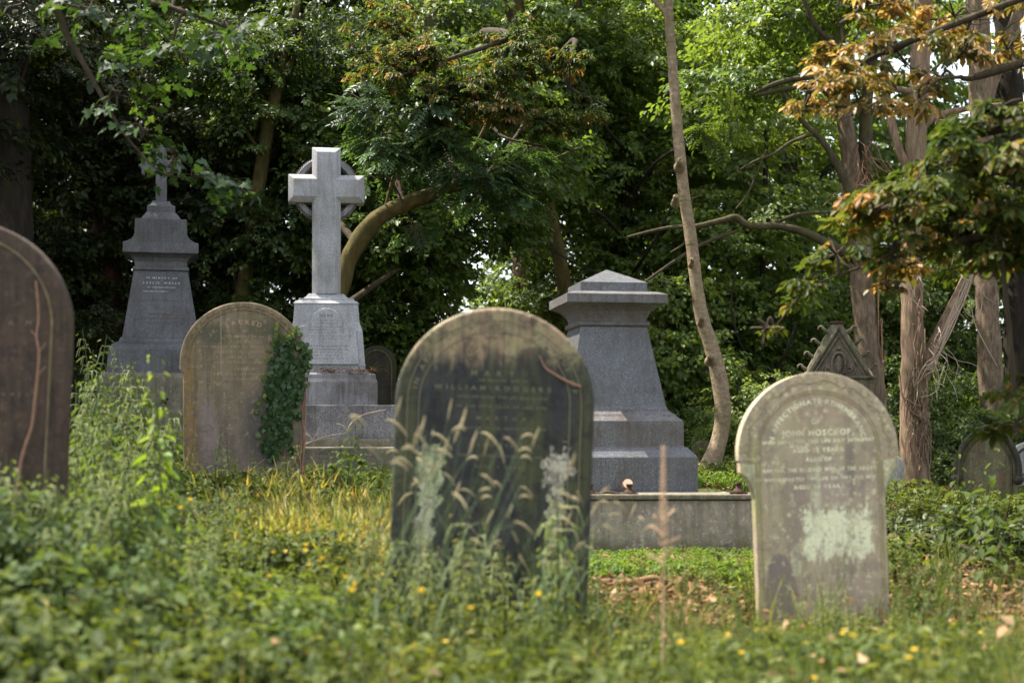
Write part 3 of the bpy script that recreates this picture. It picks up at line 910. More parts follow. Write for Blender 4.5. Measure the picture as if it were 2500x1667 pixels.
M_RUST = m.fin(m.ramp(nr, [(.3, (.025,.018,.016)), (.55, (.075,.04,.028)), (.8, (.16,.07,.035))]), .9, .2)
def rail_stump(u, v, label, hs):
    p = P(u, v, Yk+.06)
    t_ = thing('rail_stump', label, 'iron stump', p, group='rusty rail stumps on the kerb wall')
    mb = MB(); tube(mb, [(0,0,.0,.036),(0,0,.012,.034),(0,0,.03,.018),(0,0,.045,.016),(0,0,.052,.022),(0,0,hs,.020)], 10, 2, rough=.12, freq=30)
    mb.build('baluster', M_RUST, t_, 50)
    mb = MB(); mb.box((0, 0, -.002), (.055, .025, .008)); mb.build('foot_plate', M_RUST, t_, bevel=.003)
rail_stump(1441, 1205, 'rusty iron rail stump nearest the dark middle headstone', .062)
rail_stump(1536, 1205, 'rusty iron rail stump in front of the small sawn branch', .062)
rail_stump(1803, 1202, 'rusty iron rail stump beside the pale inscribed headstone', .066)
mb = MB()
tube(mb, [(*P(1425,1207,Yk+.05),.007),(*P(1452,1206,Yk+.04),.008),(*P(1480,1201,Yk+.05),.009),(*P(1500,1203,Yk+.04),.008),(*P(1522,1206,Yk+.05),.008),(*P(1552,1206,Yk+.05),.007)], 6, 4, rough=.2, freq=40)
tag(mb.build('iron_rail', M_RUST, None, 50), 'bent rusty iron rail lying along the kerb coping', 'iron rail')
# sawn branch end
m = NT('sawn_wood'); x = m.xyz()
M_CUT = m.fin(m.mix(m.noise(60, 3, .5), (.55,.36,.24), (.72,.52,.38)), .8, .2)
M_LOGBARK = NT('log_bark'); M_LOGBARK = M_LOGBARK.fin(M_LOGBARK.mix(M_LOGBARK.noise(40, 4, .7), (.08,.05,.03), (.26,.16,.09)), .9, .1)
p = P(1533, 1180, Yk+.22)
t_ = thing('sawn_branch', 'short sawn branch with a pale round cut end behind a rail stump', 'branch', p)
mb = MB(); tube(mb, [(0.01,.14,-.05,.03),(0,.05,-.012,.033),(0,0,0,.0335)], 14, 3, rough=.08, freq=30); mb.build('bark', M_LOGBARK, t_, 50)
mb = MB(); tube(mb, [(0,-.0005,0,.0305),(0,-.004,.001,.030)], 14, 1); mb.build('cut_end', M_CUT, t_, 30)

# ================================================================== 7. pale inscribed headstone on the right
def ex_right(m, col):
    z = m.xyz()[2]
    nz = m.noise(3.5, 5, .6)
    low = m.ramp(m.math('ADD', z, m.math('MULTIPLY', m.math('SUBTRACT', nz, .5), .2)), [(.12, 1.0), (.33, 0.0)])
    col = m.mix(m.math('MULTIPLY', low, .8), col, (.36,.28,.21))
    mid = m.patch(.06, .62, .28, .2, 4, .8, .5, 1.5, (1, 1, .5))
    col = m.mix(m.math('MULTIPLY', mid, .8), col, (.335,.265,.225))
    col = m.mix(m.math('MULTIPLY', m.patch(.0, .99, .36, .2, 5, .9, .5, 3.1, (1, 1, .6)), .75), col, (.33,.25,.17))
    col = m.mix(m.math('MULTIPLY', m.patch(.14, .72, .05, .25, 7, .9, .4, 7.7, (1, 1, .25)), .7), col, (.15,.12,.115))
    col = m.mix(m.math('MULTIPLY', m.patch(-.12, .55, .09, .3, 7, .9, .4, 9.7, (1, 1, .25)), .5), col, (.20,.16,.145))
    rim = m.patch(-.30, .62, .06, .35, 9, .9, .3, 3.5)
    col = m.mix(rim, col, (.30,.29,.14))
    col = m.mix(m.patch(-.02, .60, .035, .2, 9, 1.0, .4, 6.5, (1, 1, .2)), col, (.44,.42,.29))
    st = m.noise(1, 4, .7, m.scale(m.co, (26, 26, 4)))
    x = m.xyz()
    zz = m.math('ADD', x[2], m.math('MULTIPLY', m.math('SUBTRACT', st, .5), .30))
    band = m.math('MULTIPLY', m.ramp(zz, [(.285, 0.), (.30, 1.)]), m.ramp(zz, [(.50, 1.), (.515, 0.)]))
    xw = m.math('ADD', x[0], m.math('MULTIPLY', m.math('SUBTRACT', m.noise(14, 4, .7), .5), .12))
    band = m.math('MULTIPLY', m.math('MULTIPLY', band, m.ramp(m.noise(48, 4, .75), [(.34, .5), (.46, 1.)])), m.math('MULTIPLY', m.ramp(m.math('ADD', xw, .5), [(.415, 0.), (.43, 1.)]), m.ramp(m.math('ADD', xw, .5), [(.715, 1.), (.73, 0.)])))
    col = m.mix(m.math('MULTIPLY', band, .95), col, (.70,.70,.47))
    col = m.mix(m.math('MULTIPLY', m.patch(-.12, .28, .03, .09, 12, 1.0, .1, 2.5), .7), col, (.50,.51,.33))
    spots = m.math('MULTIPLY', m.step(m.voro(30, out='Distance'), .34, .24), m.ramp(m.noise(4.5, 4, .6), [(.48, 0.), (.56, 1.)]))
    col = m.mix(m.math('MULTIPLY', spots, .6), col, (.60,.58,.36))
    spots = m.math('MULTIPLY', m.step(m.voro(17, out='Distance'), .30, .22), m.ramp(m.noise(3.1, 4, .6, m.scale(m.co, (1.3, 1, 1))), [(.52, 0.), (.58, 1.)]))
    col = m.mix(m.math('MULTIPLY', spots, .5), col, (.17,.15,.10))
    return m.mix(m.patch(-.19, .12, .1, .26, 5, .5, .06, 4.5), col, (.20,.165,.145))
M_RIGHT = sandstone('pale_sandstone', (.40,.335,.22), (.34,.28,.185), (.235,.185,.145), (.34,.32,.15), .4, .45, ex_right)
m = NT('lichened_letters')
M_RIGHT_TXT = m.fin(m.mix(m.ramp(m.noise(9, 5, .7), [(.42, 0.), (.6, 1.)]), (.74,.72,.47), (.46,.40,.27)), .8, .2)
M_RIGHT_LUG = sandstone('pale_lichened_stone', (.47,.46,.30), (.38,.37,.22), (.2,.18,.1), (.3,.3,.14), .5, .5)
Yr = 6.44; s = S(Yr)
base = P(2014, 1520, Yr)
def rzz(v): return (1520-v)*s
def rxx(u): return (u-2014)*s
t8 = thing('headstone', 'pale buff headstone with yellow lettering and broad lichen splash, right of the pedestal', 'headstone', base, (0, R(-2.2), R(-2)))
hw = 194*s; hs_ = 158*s
zs = rzz(1102)
ol = [(-hs_, -.15), (hs_, -.15), (hs_, rzz(1212)), (hs_+.012, rzz(1190)), (hs_+.03, rzz(1165)), (hw-.006, rzz(1148)), (hw-.006, rzz(1120)), (hw, rzz(1118)), (hw, zs)] + arc(0, zs, hw, rzz(908)-zs, 0, 180, 36)[1:] + \
     [(-hw, rzz(1118)), (-hw+.006, rzz(1120)), (-hw+.006, rzz(1148)), (-hs_-.03, rzz(1165)), (-hs_-.012, rzz(1190)), (-hs_, rzz(1212))]
mb = MB(); slab_mesh(mb, ol, .125)
mb.build('slab', M_RIGHT, t8, 40, bevel=.012, seg=3)
for sg in (-1, 1):
    mb = MB()
    bo = [(sg*(hs_-.005), rzz(1206)), (sg*(hs_+.004), rzz(1195)), (sg*(hs_+.025), rzz(1168)), (sg*(hw-.016), rzz(1146)), (sg*(hw-.016), rzz(1128)), (sg*(hs_-.005), rzz(1128))]
    if sg < 0: bo = bo[::-1]
    slab_mesh(mb, bo, .02, -.006)
    mb.build('bracket', M_RIGHT_LUG, t8, bevel=.003)
mb = MB()
pr = 150*s
for q in (0, .012):
    bead_along(mb, [(-pr+q, .12), (-pr+q, zs)] + arc(0, zs, pr-q, pr-q, 180, 0, 32)[1:] + [(pr-q, .12)], .0035, -.0005, 5)
rng = random.Random(9)
for i in range(30):
    a = R(185-190*i/29)
    rr = (172+5*math.sin(i*1.6))*s
    M_ = Matrix.Translation((rr*math.cos(a), -.001, zs+rr*math.sin(a))) @ Matrix.Rotation(-a+rng.uniform(.3, 1.2), 4, 'Y')
    blob(mb, (0, 0, 0), (.015, .003, .008), .4, 1, M_)
    blob(mb, (.014, 0, .012), (.008, .0025, .005), .4, 1, M_)
tube(mb, [((172+5*math.sin(i*1.6+1.5))*s*math.cos(R(185-190*i/29)), -.001, zs+(172+5*math.sin(i*1.6+1.5))*s*math.sin(R(185-190*i/29)), .003) for i in range(30)], 5, 2)
mb.build('vine_border', sandstone('carved_vine', (.33,.28,.15), (.28,.23,.14), (.22,.17,.12), (.33,.31,.14), .5, .5), t8, 60)
mb = MB()
letters(mb, 'IN AFFECTIONATE REMEMBRANCE', 0, rzz(1092), .031, .62, arcr=114*s, bold=.035)
letters(mb, 'OF', -.008, rzz(1027), .034, .038, bold=.03)
for v, tx, wd, h in ((1057,'JOHN MOSCROP,',.325,.034),(1078,'WHO DEPARTED THIS LIFE JULY 30TH, 1867',.505,.019),(1099,'AGED 52 YEARS.',.235,.025),(1122,'ALSO OF',.118,.022),
                     (1147,'MARTHA, THE BELOVED WIFE OF THE ABOVE',.51,.023),(1169,'WHO DEPARTED THIS LIFE ON FEBY 3RD 1870',.50,.020),(1189,'AGED 50 YEARS.',.235,.022)):
    letters(mb, tx, 0, rzz(v)+.004, h*1.1, wd, bold=.035)
mb.build_each('inscription_line', M_RIGHT_TXT, t8)

# ================================================================== 8. stones in the background
M_BG = sandstone('mossy_dark_stone', (.045,.04,.03), (.035,.03,.024), (.018,.016,.014), (.06,.065,.02), .6, .5)
M_BG_RIM = sandstone('mossy_rim', (.10,.095,.045), (.075,.07,.035), (.03,.03,.02), (.09,.10,.03), .5, .5)
def plain_stone(name, label, u0, u1, vt, vb, Y, rotz, mat, rimmat=None, pointed=False, t=.12, rise=None, inner=None):
    s = S(Y); w2 = (u1-u0)/2*s; base = P((u0+u1)/2, vb, Y)
    th_ = thing(name, label, 'headstone', base, (0, 0, rotz))
    H = (vb-vt)*s
    ri = rise or w2
    def out(w_, H_, ri_):
        zs = H_-ri_
        if pointed:
            R_ = w_*1.35; a1 = math.degrees(math.acos((R_-w_)/R_))
            k = ri_/(R_*math.sin(R(a1)))
            right = [(w_-R_+R_*math.cos(R(a1*i/14)), zs+k*R_*math.sin(R(a1*i/14))) for i in range(15)]
            left = [(-x, z) for x, z in reversed(right[:-1])]
            return right+left
        return arc(0, zs, w_, ri_, 0, 180, 28)
    mb = MB(); slab_mesh(mb, [(-w2, -.3), (w2, -.3)]+out(w2, H, ri), t)
    mb.build('slab', mat, th_, 40, bevel=.012, seg=3)
    if rimmat:
        q = inner or .05
        mb = MB(); bead_along(mb, [(w2-q, .1)]+out(w2-q, H-q, ri-q*.6)+[(-w2+q, .1)], .012, 0, 6)
        mb.build('rim', rimmat, th_, 60)
    return th_
plain_stone('headstone', 'dark mossy headstone in shade just right of the ringed cross pedestal', 872, 968, 843, 1075, 13.6, R(4), M_BG, M_BG_RIM)
plain_stone('headstone', 'small mossy stone half hidden behind the leaning sapling foot', 1690, 1745, 1075, 1165, 13.8, R(5), M_BG_RIM)
def ex_goth(m, col):
    return m.mix(m.ramp(m.noise(1, 5, .7, m.scale(m.co, (20, 20, 6))), [(.55, 0.), (.62, .9)]), col, (.16,.07,.04))
M_GOTH = sandstone('flaking_green_stone', (.15,.135,.07), (.115,.10,.06), (.06,.05,.04), (.10,.11,.03), .5, .6, ex_goth)
g9 = plain_stone('headstone', 'pointed-arch headstone with dark hood mould, green flaking face, far right', 2338, 2482, 1044, 1300, 11.6, R(-10), M_GOTH, None, True, .13, rise=.36)
s = S(11.6); H = 256*s; w2 = 72*s
def ogive(w_, zs, ri_, n=14):
    R_ = w_*1.35; a1 = math.degrees(math.acos((R_-w_)/R_)); k = ri_/(R_*math.sin(R(a1)))
    right = [(w_-R_+R_*math.cos(R(a1*i/n)), zs+k*R_*math.sin(R(a1*i/n))) for i in range(n+1)]
    return right+[(-x, z) for x, z in reversed(right[:-1])]
mb = MB()
line = ogive(w2+.005, H-.36, .365)
tube(mb, [(x, -.02, z, .026) for x, z in [(line[0][0], line[0][1]-.05)]+line+[(line[-1][0], line[-1][1]-.05)]], 8, 1)
blob(mb, (w2+.005, -.02, H-.42), (.045, .04, .045), .3, 2); blob(mb, (-w2-.005, -.02, H-.42), (.045, .04, .045), .3, 2)
mb.build('hood_mould', M_BG, g9, 60)
mb = MB()
l2 = ogive(w2-.05, H-.36, .30)
bead_along(mb, [(w2-.05, .1)]+l2+[(-w2+.05, .1)], .009, -.002)
mb.build('inner_moulding', M_BG_RIM, g9, 60)
M_WHITE = sandstone('pale_grey_stone', (.32,.32,.30), (.26,.26,.25), (.15,.15,.14), (.17,.18,.1), .35, .5)
th_ = plain_stone('headstone', 'pale grey round-topped headstone cut off by the right edge', 2464, 2570, 1078, 1290, 13.2, R(-8), M_WHITE, M_BG)
mb = MB()
for i, (tx, h) in enumerate((('IN LOVING',.025),('MEMORY OF',.03),('ELLEN',.03),('WIFE OF THOMAS',.02),('WHO DIED MAY 1881',.02),('AGED 44',.02))):
    letters(mb, tx, 0, .56-.055*i, h, .26 if i != 2 else .13)
mb.build_each('inscription_line', M_BG, th_)
plain_stone('headstone', 'narrow pale headstone edge between the buff headstone and the vine-wrapped trunk', 2150, 2207, 1110, 1235, 11.0, R(-12), M_WHITE)
mb = MB(); MM = Matrix.Translation(P(2195, 1232, 10.6)) @ Matrix.Rotation(R(28), 4, 'Y')
mb.box((0, 0, 0), (.16, .12, .018), 0, MM)
tag(mb.build('fallen_slab', M_BG, None, bevel=.006), 'dark broken slab leaning at the foot of the vine-wrapped trunk', 'stone slab')

# gothic gabled monument
Yg = 13.2; s = S(Yg)
base = P(2042, 1230, Yg)
def z9(v): return (1230-v)*s
t9 = thing('gothic_monument', 'mossy gabled gothic monument with crockets behind the pale buff headstone', 'monument', base, (0, 0, R(-9)))
M_GAB = sandstone('mossy_gothic_stone', (.15,.135,.09), (.11,.10,.065), (.05,.045,.035), (.10,.11,.045), .5, .55)
M_GAB_D = sandstone('gothic_stone_recess', (.17,.14,.105), (.13,.105,.08), (.06,.05,.04), (.10,.10,.05), .4, .6)
hw = .30
mb = MB(); mb.square([(-.4, .38), (.15, .38), (.17, .33), (z9(930), .31), (z9(926), .33), (z9(921), .33)]); mb.build('body', M_GAB, t9, bevel=.006)
mb = MB(); mb.square([(z9(921), .31), (z9(793), .05), (z9(791), .045)]); mb.build('spire', M_GAB, t9, bevel=.003)
mb = MB(); mb.square([(z9(794), .045), (z9(790), .062), (z9(786), .062), (z9(785), .05)]); mb.build('finial_cap', M_RUST, t9, bevel=.002)
mb = MB()
zg0, zg1 = z9(921), z9(806)
slab_mesh(mb, [(-.27, zg0), (.27, zg0), (0, zg1)], .03, -.30)
tym = mb.build('gable', M_GAB_D, t9, bevel=.003)
mb = MB()
for sg in (-1, 1):
    for q, rr in ((0, .017), (.04, .011)):
        tube(mb, [(sg*(.275-q), -.31, zg0, rr), (0, -.31, zg1+.01-q*2.0, rr)], 6, 6)
mb.build('gable_moulding', M_GAB, t9, 50)
mb = MB()
def spiral(cx, cz_, r0, sg):
    tube(mb, [(cx+sg*r0*(1-i/22)*math.cos(i*.55+2.2), -.31, cz_+r0*(1-i/22)*math.sin(i*.55+2.2), .0075) for i in range(20)], 5, 1)
spiral(-.10, zg0+.05, .05, 1); spiral(.10, zg0+.05, .05, -1)
tube(mb, [(-.05, -.305, zg0+.02, .012), (-.06, -.31, zg0+.12, .014), (-.03, -.315, zg0+.2, .016), (.03, -.315, zg0+.2, .016), (.06, -.31, zg0+.12, .014), (.05, -.305, zg0+.02, .012)], 6, 4)
blob(mb, (0, -.31, zg0+.1), (.03, .02, .09), .3, 2); blob(mb, (0, -.31, zg0+.25), (.02, .02, .02), .3, 2)
mb.build('carved_relief', M_GAB_D, tym, 60)
for sg in (-1, 1):
    for k in range(4):
        f = .12+.24*k
        x_ = sg*(.30-.255*f); z_ = zg0+(z9(793)-zg0)*f
        mb = MB()
        tube(mb, [(x_, -.12, z_, .02), (x_+sg*.035, -.13, z_+.025, .017), (x_+sg*.06, -.13, z_+.055, .012), (x_+sg*.085, -.13, z_+.045, .010), (x_+sg*.085, -.13, z_+.025, .008)], 6, 3)
        mb.build('crocket', M_GAB, t9, 60)
# fluted broken stump of stone/log by the gothic headstone
th_ = thing('tree_stump', 'short rotten stump with ragged bark left of the pointed-arch headstone', 'stump', P(2308, 1262, 11.9))
mb = MB()
for i in range(14):
    a = i*.45
    x_ = -.12+.018*i
    tube(mb, [(x_, -.02*math.sin(i), -.1, .03), (x_+.01, -.03-.02*math.sin(i*2), .12, .03), (x_, 0, .22+.05*math.sin(i*1.7), .022)], 7, 3, rough=.35, freq=14)
mb.build('bark', M_LOGBARK, th_, 50)
# ------------------------------------------------------------------ foliage materials
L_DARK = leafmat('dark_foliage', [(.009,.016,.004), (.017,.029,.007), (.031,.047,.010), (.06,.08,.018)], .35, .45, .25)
L_MID = leafmat('mid_green_foliage', [(.030,.054,.013), (.055,.095,.020), (.088,.14,.029), (.145,.20,.044)], .5, .45, .35)
L_BRIGHT = leafmat('light_green_foliage', [(.048,.088,.020), (.08,.138,.029), (.12,.185,.040), (.19,.255,.06)], .55, .42, .4)
L_ASH = leafmat('bluish_green_foliage', [(.03,.06,.025), (.04,.085,.032), (.055,.11,.04), (.075,.14,.05)], .45, .45, .4)
L_CHEST = leafmat('rusting_foliage', [(.032,.058,.014), (.055,.088,.020), (.085,.115,.026), (.19,.145,.06), (.33,.19,.09)], .5, .5, .25, (1.5, 1.3, .55))
L_CHESTD = leafmat('dark_rusting_foliage', [(.030,.052,.011), (.050,.080,.015), (.075,.105,.022), (.11,.11,.03), (.28,.16,.065)], .5, .5, .22)
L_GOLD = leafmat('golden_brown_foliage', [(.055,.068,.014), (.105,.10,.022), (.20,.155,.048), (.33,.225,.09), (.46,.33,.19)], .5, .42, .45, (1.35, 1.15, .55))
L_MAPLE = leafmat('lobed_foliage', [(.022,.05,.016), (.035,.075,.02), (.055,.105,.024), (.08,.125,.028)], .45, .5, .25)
L_IVY = leafmat('ivy_foliage', [(.018,.045,.018), (.032,.075,.028), (.055,.11,.036), (.14,.19,.05)], .3, .4, .4)
def barkmat(name, c0, c1, c2, sc_=(18, 18, 3), moss=None, amt=.5, bands=None, dist=.02):
    m = NT(name)
    a = m.noise(1, 7, .7, m.scale(m.co, sc_), .6)
    b = m.noise(5, 4, .6)
    col = m.ramp(a, [(.3, c0), (.5, c1), (.72, c2)])
    if moss: col = m.mix(m.math('MULTIPLY', m.ramp(b, [(.42, 0.), (.62, 1.)]), amt), col, moss)
    if bands:
        wv = m.noise(1, 3, .5, m.scale(m.co, (2, 2, 34)))
        col = m.mix(m.ramp(wv, [(.66, 0.), (.70, .7)]), col, bands)
    m.bump(a, .7, dist)
    return m.fin(col, .9, .15)
B_RED = barkmat('reddish_bark', (.06,.04,.03), (.19,.125,.085), (.32,.22,.15), (28, 28, 4), (.10,.10,.045), .35)
B_GREY = barkmat('rough_grey_bark', (.045,.034,.028), (.15,.107,.075), (.285,.205,.145), (26, 26, 8), (.09,.09,.04), .3, dist=.03)
B_SAP = barkmat('smooth_tan_bark', (.11,.08,.052), (.24,.18,.118), (.38,.295,.205), (26, 26, 34), (.13,.115,.05), .5, (.075,.05,.03), .02)
B_MOSS = barkmat('mossy_bark', (.035,.027,.012), (.08,.063,.022), (.135,.108,.038), (14, 14, 5), (.05,.05,.015), .5)
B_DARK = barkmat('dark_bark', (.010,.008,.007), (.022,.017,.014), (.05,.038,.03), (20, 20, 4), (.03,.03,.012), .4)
B_YEW = barkmat('red_brown_bark', (.02,.010,.007), (.055,.026,.018), (.11,.055,.036), (22, 22, 2))
B_TWIG = barkmat('twig_bark', (.02,.016,.011), (.045,.035,.022), (.08,.065,.04))

B_LIMB = barkmat('dark_limb_bark', (.022,.018,.012), (.055,.045,.028), (.11,.09,.055), (14, 14, 5), (.075,.075,.022), .4)
rg = np.random.default_rng(11)
SP_MID = [spray(rg, 'simple', .060, 50, .46) for _ in range(6)]
SP_SMALL = [spray(rg, 'simple', .052, 50, .42) for _ in range(5)]
SP_FAR = [spray(rg, 'simple', .11, 40, .75) for _ in range(4)]
SP_YEW = [spray(rg, 'simple', .060, 45, .45) for _ in range(5)]
SP_LOBE = [spray(rg, 'lobed', .125, 20, .5) for _ in range(4)]
SP_LOBEBIG = [spray(rg, 'lobed', .095, 15, .42) for _ in range(4)]
SP_ASH = [spray_pinnate(rg, .24, 8) for _ in range(5)]
SP_CH = [spray_palmate(rg, .17, 5, .22) for _ in range(5)]
TMULT = 1.35
SP_SHADE = [spray(rg, 'simple', .17, 20, .8) for _ in range(4)]

def tree(name, label, cat, trunk, limbs=(), bark=B_DARK, leaf=None, tpls=None, clusters=(), tint=.5, tj=.15, seed=1, sides=14, rough=.16, freq=5, flute=.0, droop=(0, .6), scl=(.75, 1.25), group=None, autolimb=True, lx=None, roll=.45, shell=.5, nseg=5, limb_bark=None, extra=None):
    """trunk: list of (u,v,Y,width px); limbs likewise; clusters from px_cluster. One thing: trunk > , branch, crown"""
    pts = [(*P(u, v, Y), wd*S(Y)/2) for u, v, Y, wd in trunk]
    base = Vector(pts[0][:3])
    base.z = min(base.z, gz(base.x, base.y)+.02)
    t_ = thing(name, label, cat, base, group=group)
    o = tuple(base)
    if pts[0][2] > base.z+.05 and trunk[0][1] > 950: pass
    pts = [(pts[0][0], pts[0][1], min(pts[0][2], base.z)-.15, pts[0][3]*1.15)]+pts
    mb = MB(); tube(mb, pts, sides, nseg, rough, freq, flute=flute)
    mb.build('trunk', bark, t_, 75, origin=o)
    if limbs:
        for lb in limbs:
            mb = MB()
            tube(mb, [(*P(u, v, Y), wd*S(Y)/2) for u, v, Y, wd in lb], 9, 5, rough*.9, freq*1.5)
            mb.build('branch', limb_bark or bark, t_, 75, origin=o)
    r_ = np.random.default_rng(seed)
    if clusters and leaf:
        if autolimb:
            mb = MB(); tp = [np.array(p) for p in crom(pts, 4)]
            for c, rad, n in clusters:
                k = int(np.argmin([np.linalg.norm(q[:3]-(c-np.array([0, 0, rad[2]*1.2+.3]))) for q in tp]))
                a = tp[k][:3]; L = np.linalg.norm(c-a)
                if L > .2 and L < 7:
                    midp = (a+c)/2+np.array([r_.normal(0, .1*L), r_.normal(0, .1*L), .08*L])
                    r0 = min(tp[k][3]*.45, .012+.012*L)
                    tube(mb, [(*a, r0), (*midp, r0*.65), (*c, r0*.35)], 6, 5, .2, 9)
                for _ in range(5):
                    d = r_.normal(size=3); d /= np.linalg.norm(d)
                    e = c+d*rad*.85
                    tube(mb, [(*c, .010), (*((c+e)/2+r_.normal(0, .06, 3)*max(rad)), .006), (*e, .003)], 4, 3)
            mb.build('branch', limb_bark or B_TWIG, t_, 75, origin=o)
        so = Soup()
        crown_fill(so, r_, tpls, clusters, tint, tj, scl, droop, shell, roll, mult=TMULT)
        so.build('crown', [leaf, B_TWIG], t_, origin=o)
    if extra: extra(t_, o)
    return t_
def d2(*pts):   # preview pixels -> photo pixels
    return [(u*1.0629, v*1.0629, Y, w_*1.0629) for u, v, Y, w_ in pts]
def cl(*rows):
    return [px_cluster(*r_) for r_ in rows]

# ------------------------------------------------------------------ the leaning sapling
def sap_knots(t_, o):
    mb = MB()
    for (u, v, r_) in ((1563, 375, .035), (1553, 457, .026), (1632, 822, .028), (1612, 735, .022), (1590, 600, .018)):
        c = D(u, v, 11.88); mb.mark()
        tube(mb, [(c.x, c.y+.08, c.z-.03, r_*1.5), (c.x, c.y, c.z, r_*1.05), (c.x-.01, c.y-.045, c.z+.015, r_*.8), (c.x-.01, c.y-.05, c.z+.017, r_*.4)], 9, 2, .2, 30)
    mb.build_each('knot', B_SAP, t_, 60, origin=o)
tree('sapling', 'slender tan-barked leaning young tree with curved foot, right of the granite pedestal', 'tree',
     d2((1622,1090,12,58), (1634,1062,12,45), (1652,1010,12,38), (1660,940,12,38), (1650,860,12,38), (1632,790,12,34), (1612,728,12,32), (1598,640,12,29), (1586,540,12,28), (1572,450,12,27), (1563,370,12,26), (1554,270,12,25), (1547,180,12,23), (1538,60,12,22), (1530,-60,12,20), (1520,-260,12,14)),
     [d2((1540,50,12,15), (1520,20,12,13), (1488,-15,12,11), (1440,-70,12,8)), d2((1562,262,12,4), (1590,240,12,3), (1620,222,12,2))],
     B_SAP, L_MID, SP_ASH, cl((1640,-230,12,180,110,.7,40), (1480,-260,12,160,90,.6,36), (1740,300,12.3,50,45,.25,5)), seed=3, rough=.05, freq=9, extra=sap_knots, autolimb=False, nseg=6)

# ------------------------------------------------------------------ right-hand trees with dead climbers
def vines(t_, o, specs, mat=M_PALESTEM, name='dead_climber'):
    mb = MB()
    for pts, r0 in specs:
        n_ = len(pts)
        tube(mb, [(*D(p[0], p[1], p[2]), r0*(1-.45*i/(n_-1))) for i, p in enumerate(pts)], 5, 4, .15, 20)
    mb.build(name, mat, t_, 75, origin=o)
rv = random.Random(5)
def vine_mass(u0, u1, v0, v1, Y, n, rlo=.004, rhi=.009, lean=10, drop=(80, 180)):
    out = []
    for _ in range(n):
        u = rv.uniform(u0, u1); v = rv.uniform(v0, v1-40); L = rv.uniform(*drop)
        pts = []
        du = rv.uniform(-lean, lean)
        for k in range(5):
            pts.append((u+du*k/4+rv.uniform(-5, 5), v+L*k/4, Y+rv.uniform(-.05, .03)))
        out.append((pts, rv.uniform(rlo, rhi)))
    return out
def loose(u0, u1, v0, v1, Y, n, rr=.004, L=70):
    out = []
    for _ in range(n):
        u = rv.uniform(u0, u1); v = rv.uniform(v0, v1); a = rv.uniform(0, 6.28); pts = []
        for k in range(5):
            pts.append((u, v, Y+rv.uniform(-.12, .05)))
            a += rv.uniform(-.9, .9)
            u += math.cos(a)*L/4; v += abs(math.sin(a))*L/4+4
        out.append((pts, rr*rv.uniform(.6, 1.2)))
    return out
YB = 12.4
def vB(t_, o):
    s1 = vine_mass(2098, 2128, 560, 900, YB-.12, 16, lean=14)+vine_mass(2085, 2120, 840, 1010, YB-.12, 22, lean=26, drop=(60, 150))+vine_mass(2108, 2134, 900, 1030, YB-.1, 40, .005, .011, 14, (60, 110))
    s1 += [([(2066,862,YB-.11),(2072,905,YB-.15),(2095,925,YB-.17),(2122,935,YB-.12)], .011), ([(2066,880,YB-.1),(2078,925,YB-.15),(2100,950,YB-.17),(2126,962,YB-.1)], .010)]
    vines(t_, o, s1, B_RED)
    s2 = loose(2070, 2120, 560, 660, YB-.2, 18)+loose(2130, 2190, 740, 860, YB-.15, 14, .005, 90)+[([(2210,660,YB),(2228,690,YB),(2238,740,YB),(2262,790,YB),(2290,840,YB)], .006)]
    s2 += loose(2150, 2260, 560, 760, YB-.1, 8, .005, 60)
    for k in range(8): # strands along the leaning limb
        f = k*8
        s2.append(([(2136+rv.uniform(-8, 12), 850, YB-.1), (2164+rv.uniform(-8, 14), 780, YB-.12), (2200+rv.uniform(-9, 12), 700, YB-.12), (2240+rv.uniform(-8, 10), 610, YB-.12), (2285, 545, YB-.1)], .006))
    vines(t_, o, s2)
tree('vine_wrapped_tree', 'red-brown trunk wrapped in dead climbers with a pale limb leaning right', 'tree',
     d2((2110,1165,YB,84), (2106,1110,YB,70), (2100,1000,YB,61), (2098,850,YB,53), (2096,700,YB,49), (2093,600,YB,46), (2096,500,YB,45), (2104,400,YB,46), (2106,300,YB,47), (2112,200,YB,45), (2118,90,YB,44), (2125,-60,YB,40), (2130,-300,YB,30)),
     [d2((2114,880,YB,30), (2130,830,YB,40), (2155,780,YB,37), (2192,706,YB,33), (2232,620,YB,28), (2272,555,YB,22), (2330,500,YB,18), (2400,455,YB,14)), d2((2094,400,YB,24), (2068,350,YB,20), (2050,290,YB,20), (2038,230,YB,19), (2030,130,YB,17)),
      d2((2112,300,YB,20), (2150,268,YB,17), (2220,250,YB,13), (2300,240,YB,9)), d2((2110,215,YB,18), (2060,205,YB,14), (1980,190,YB,10))],
     B_RED, L_MID, SP_MID, cl((2150,-80,12.8,200,80,1.0,36)), seed=7, rough=.10, freq=7, flute=.08, extra=vB, sides=20, autolimb=False)
YA = 14.0
def vA(t_, o):
    vines(t_, o, loose(1968, 2010, 320, 430, YA-.1, 26, .006, 90)+vine_mass(2018, 2034, 600, 950, YA-.05, 10, .004, .008, 14, (200, 330)), M_STEM)
YL = 13.1
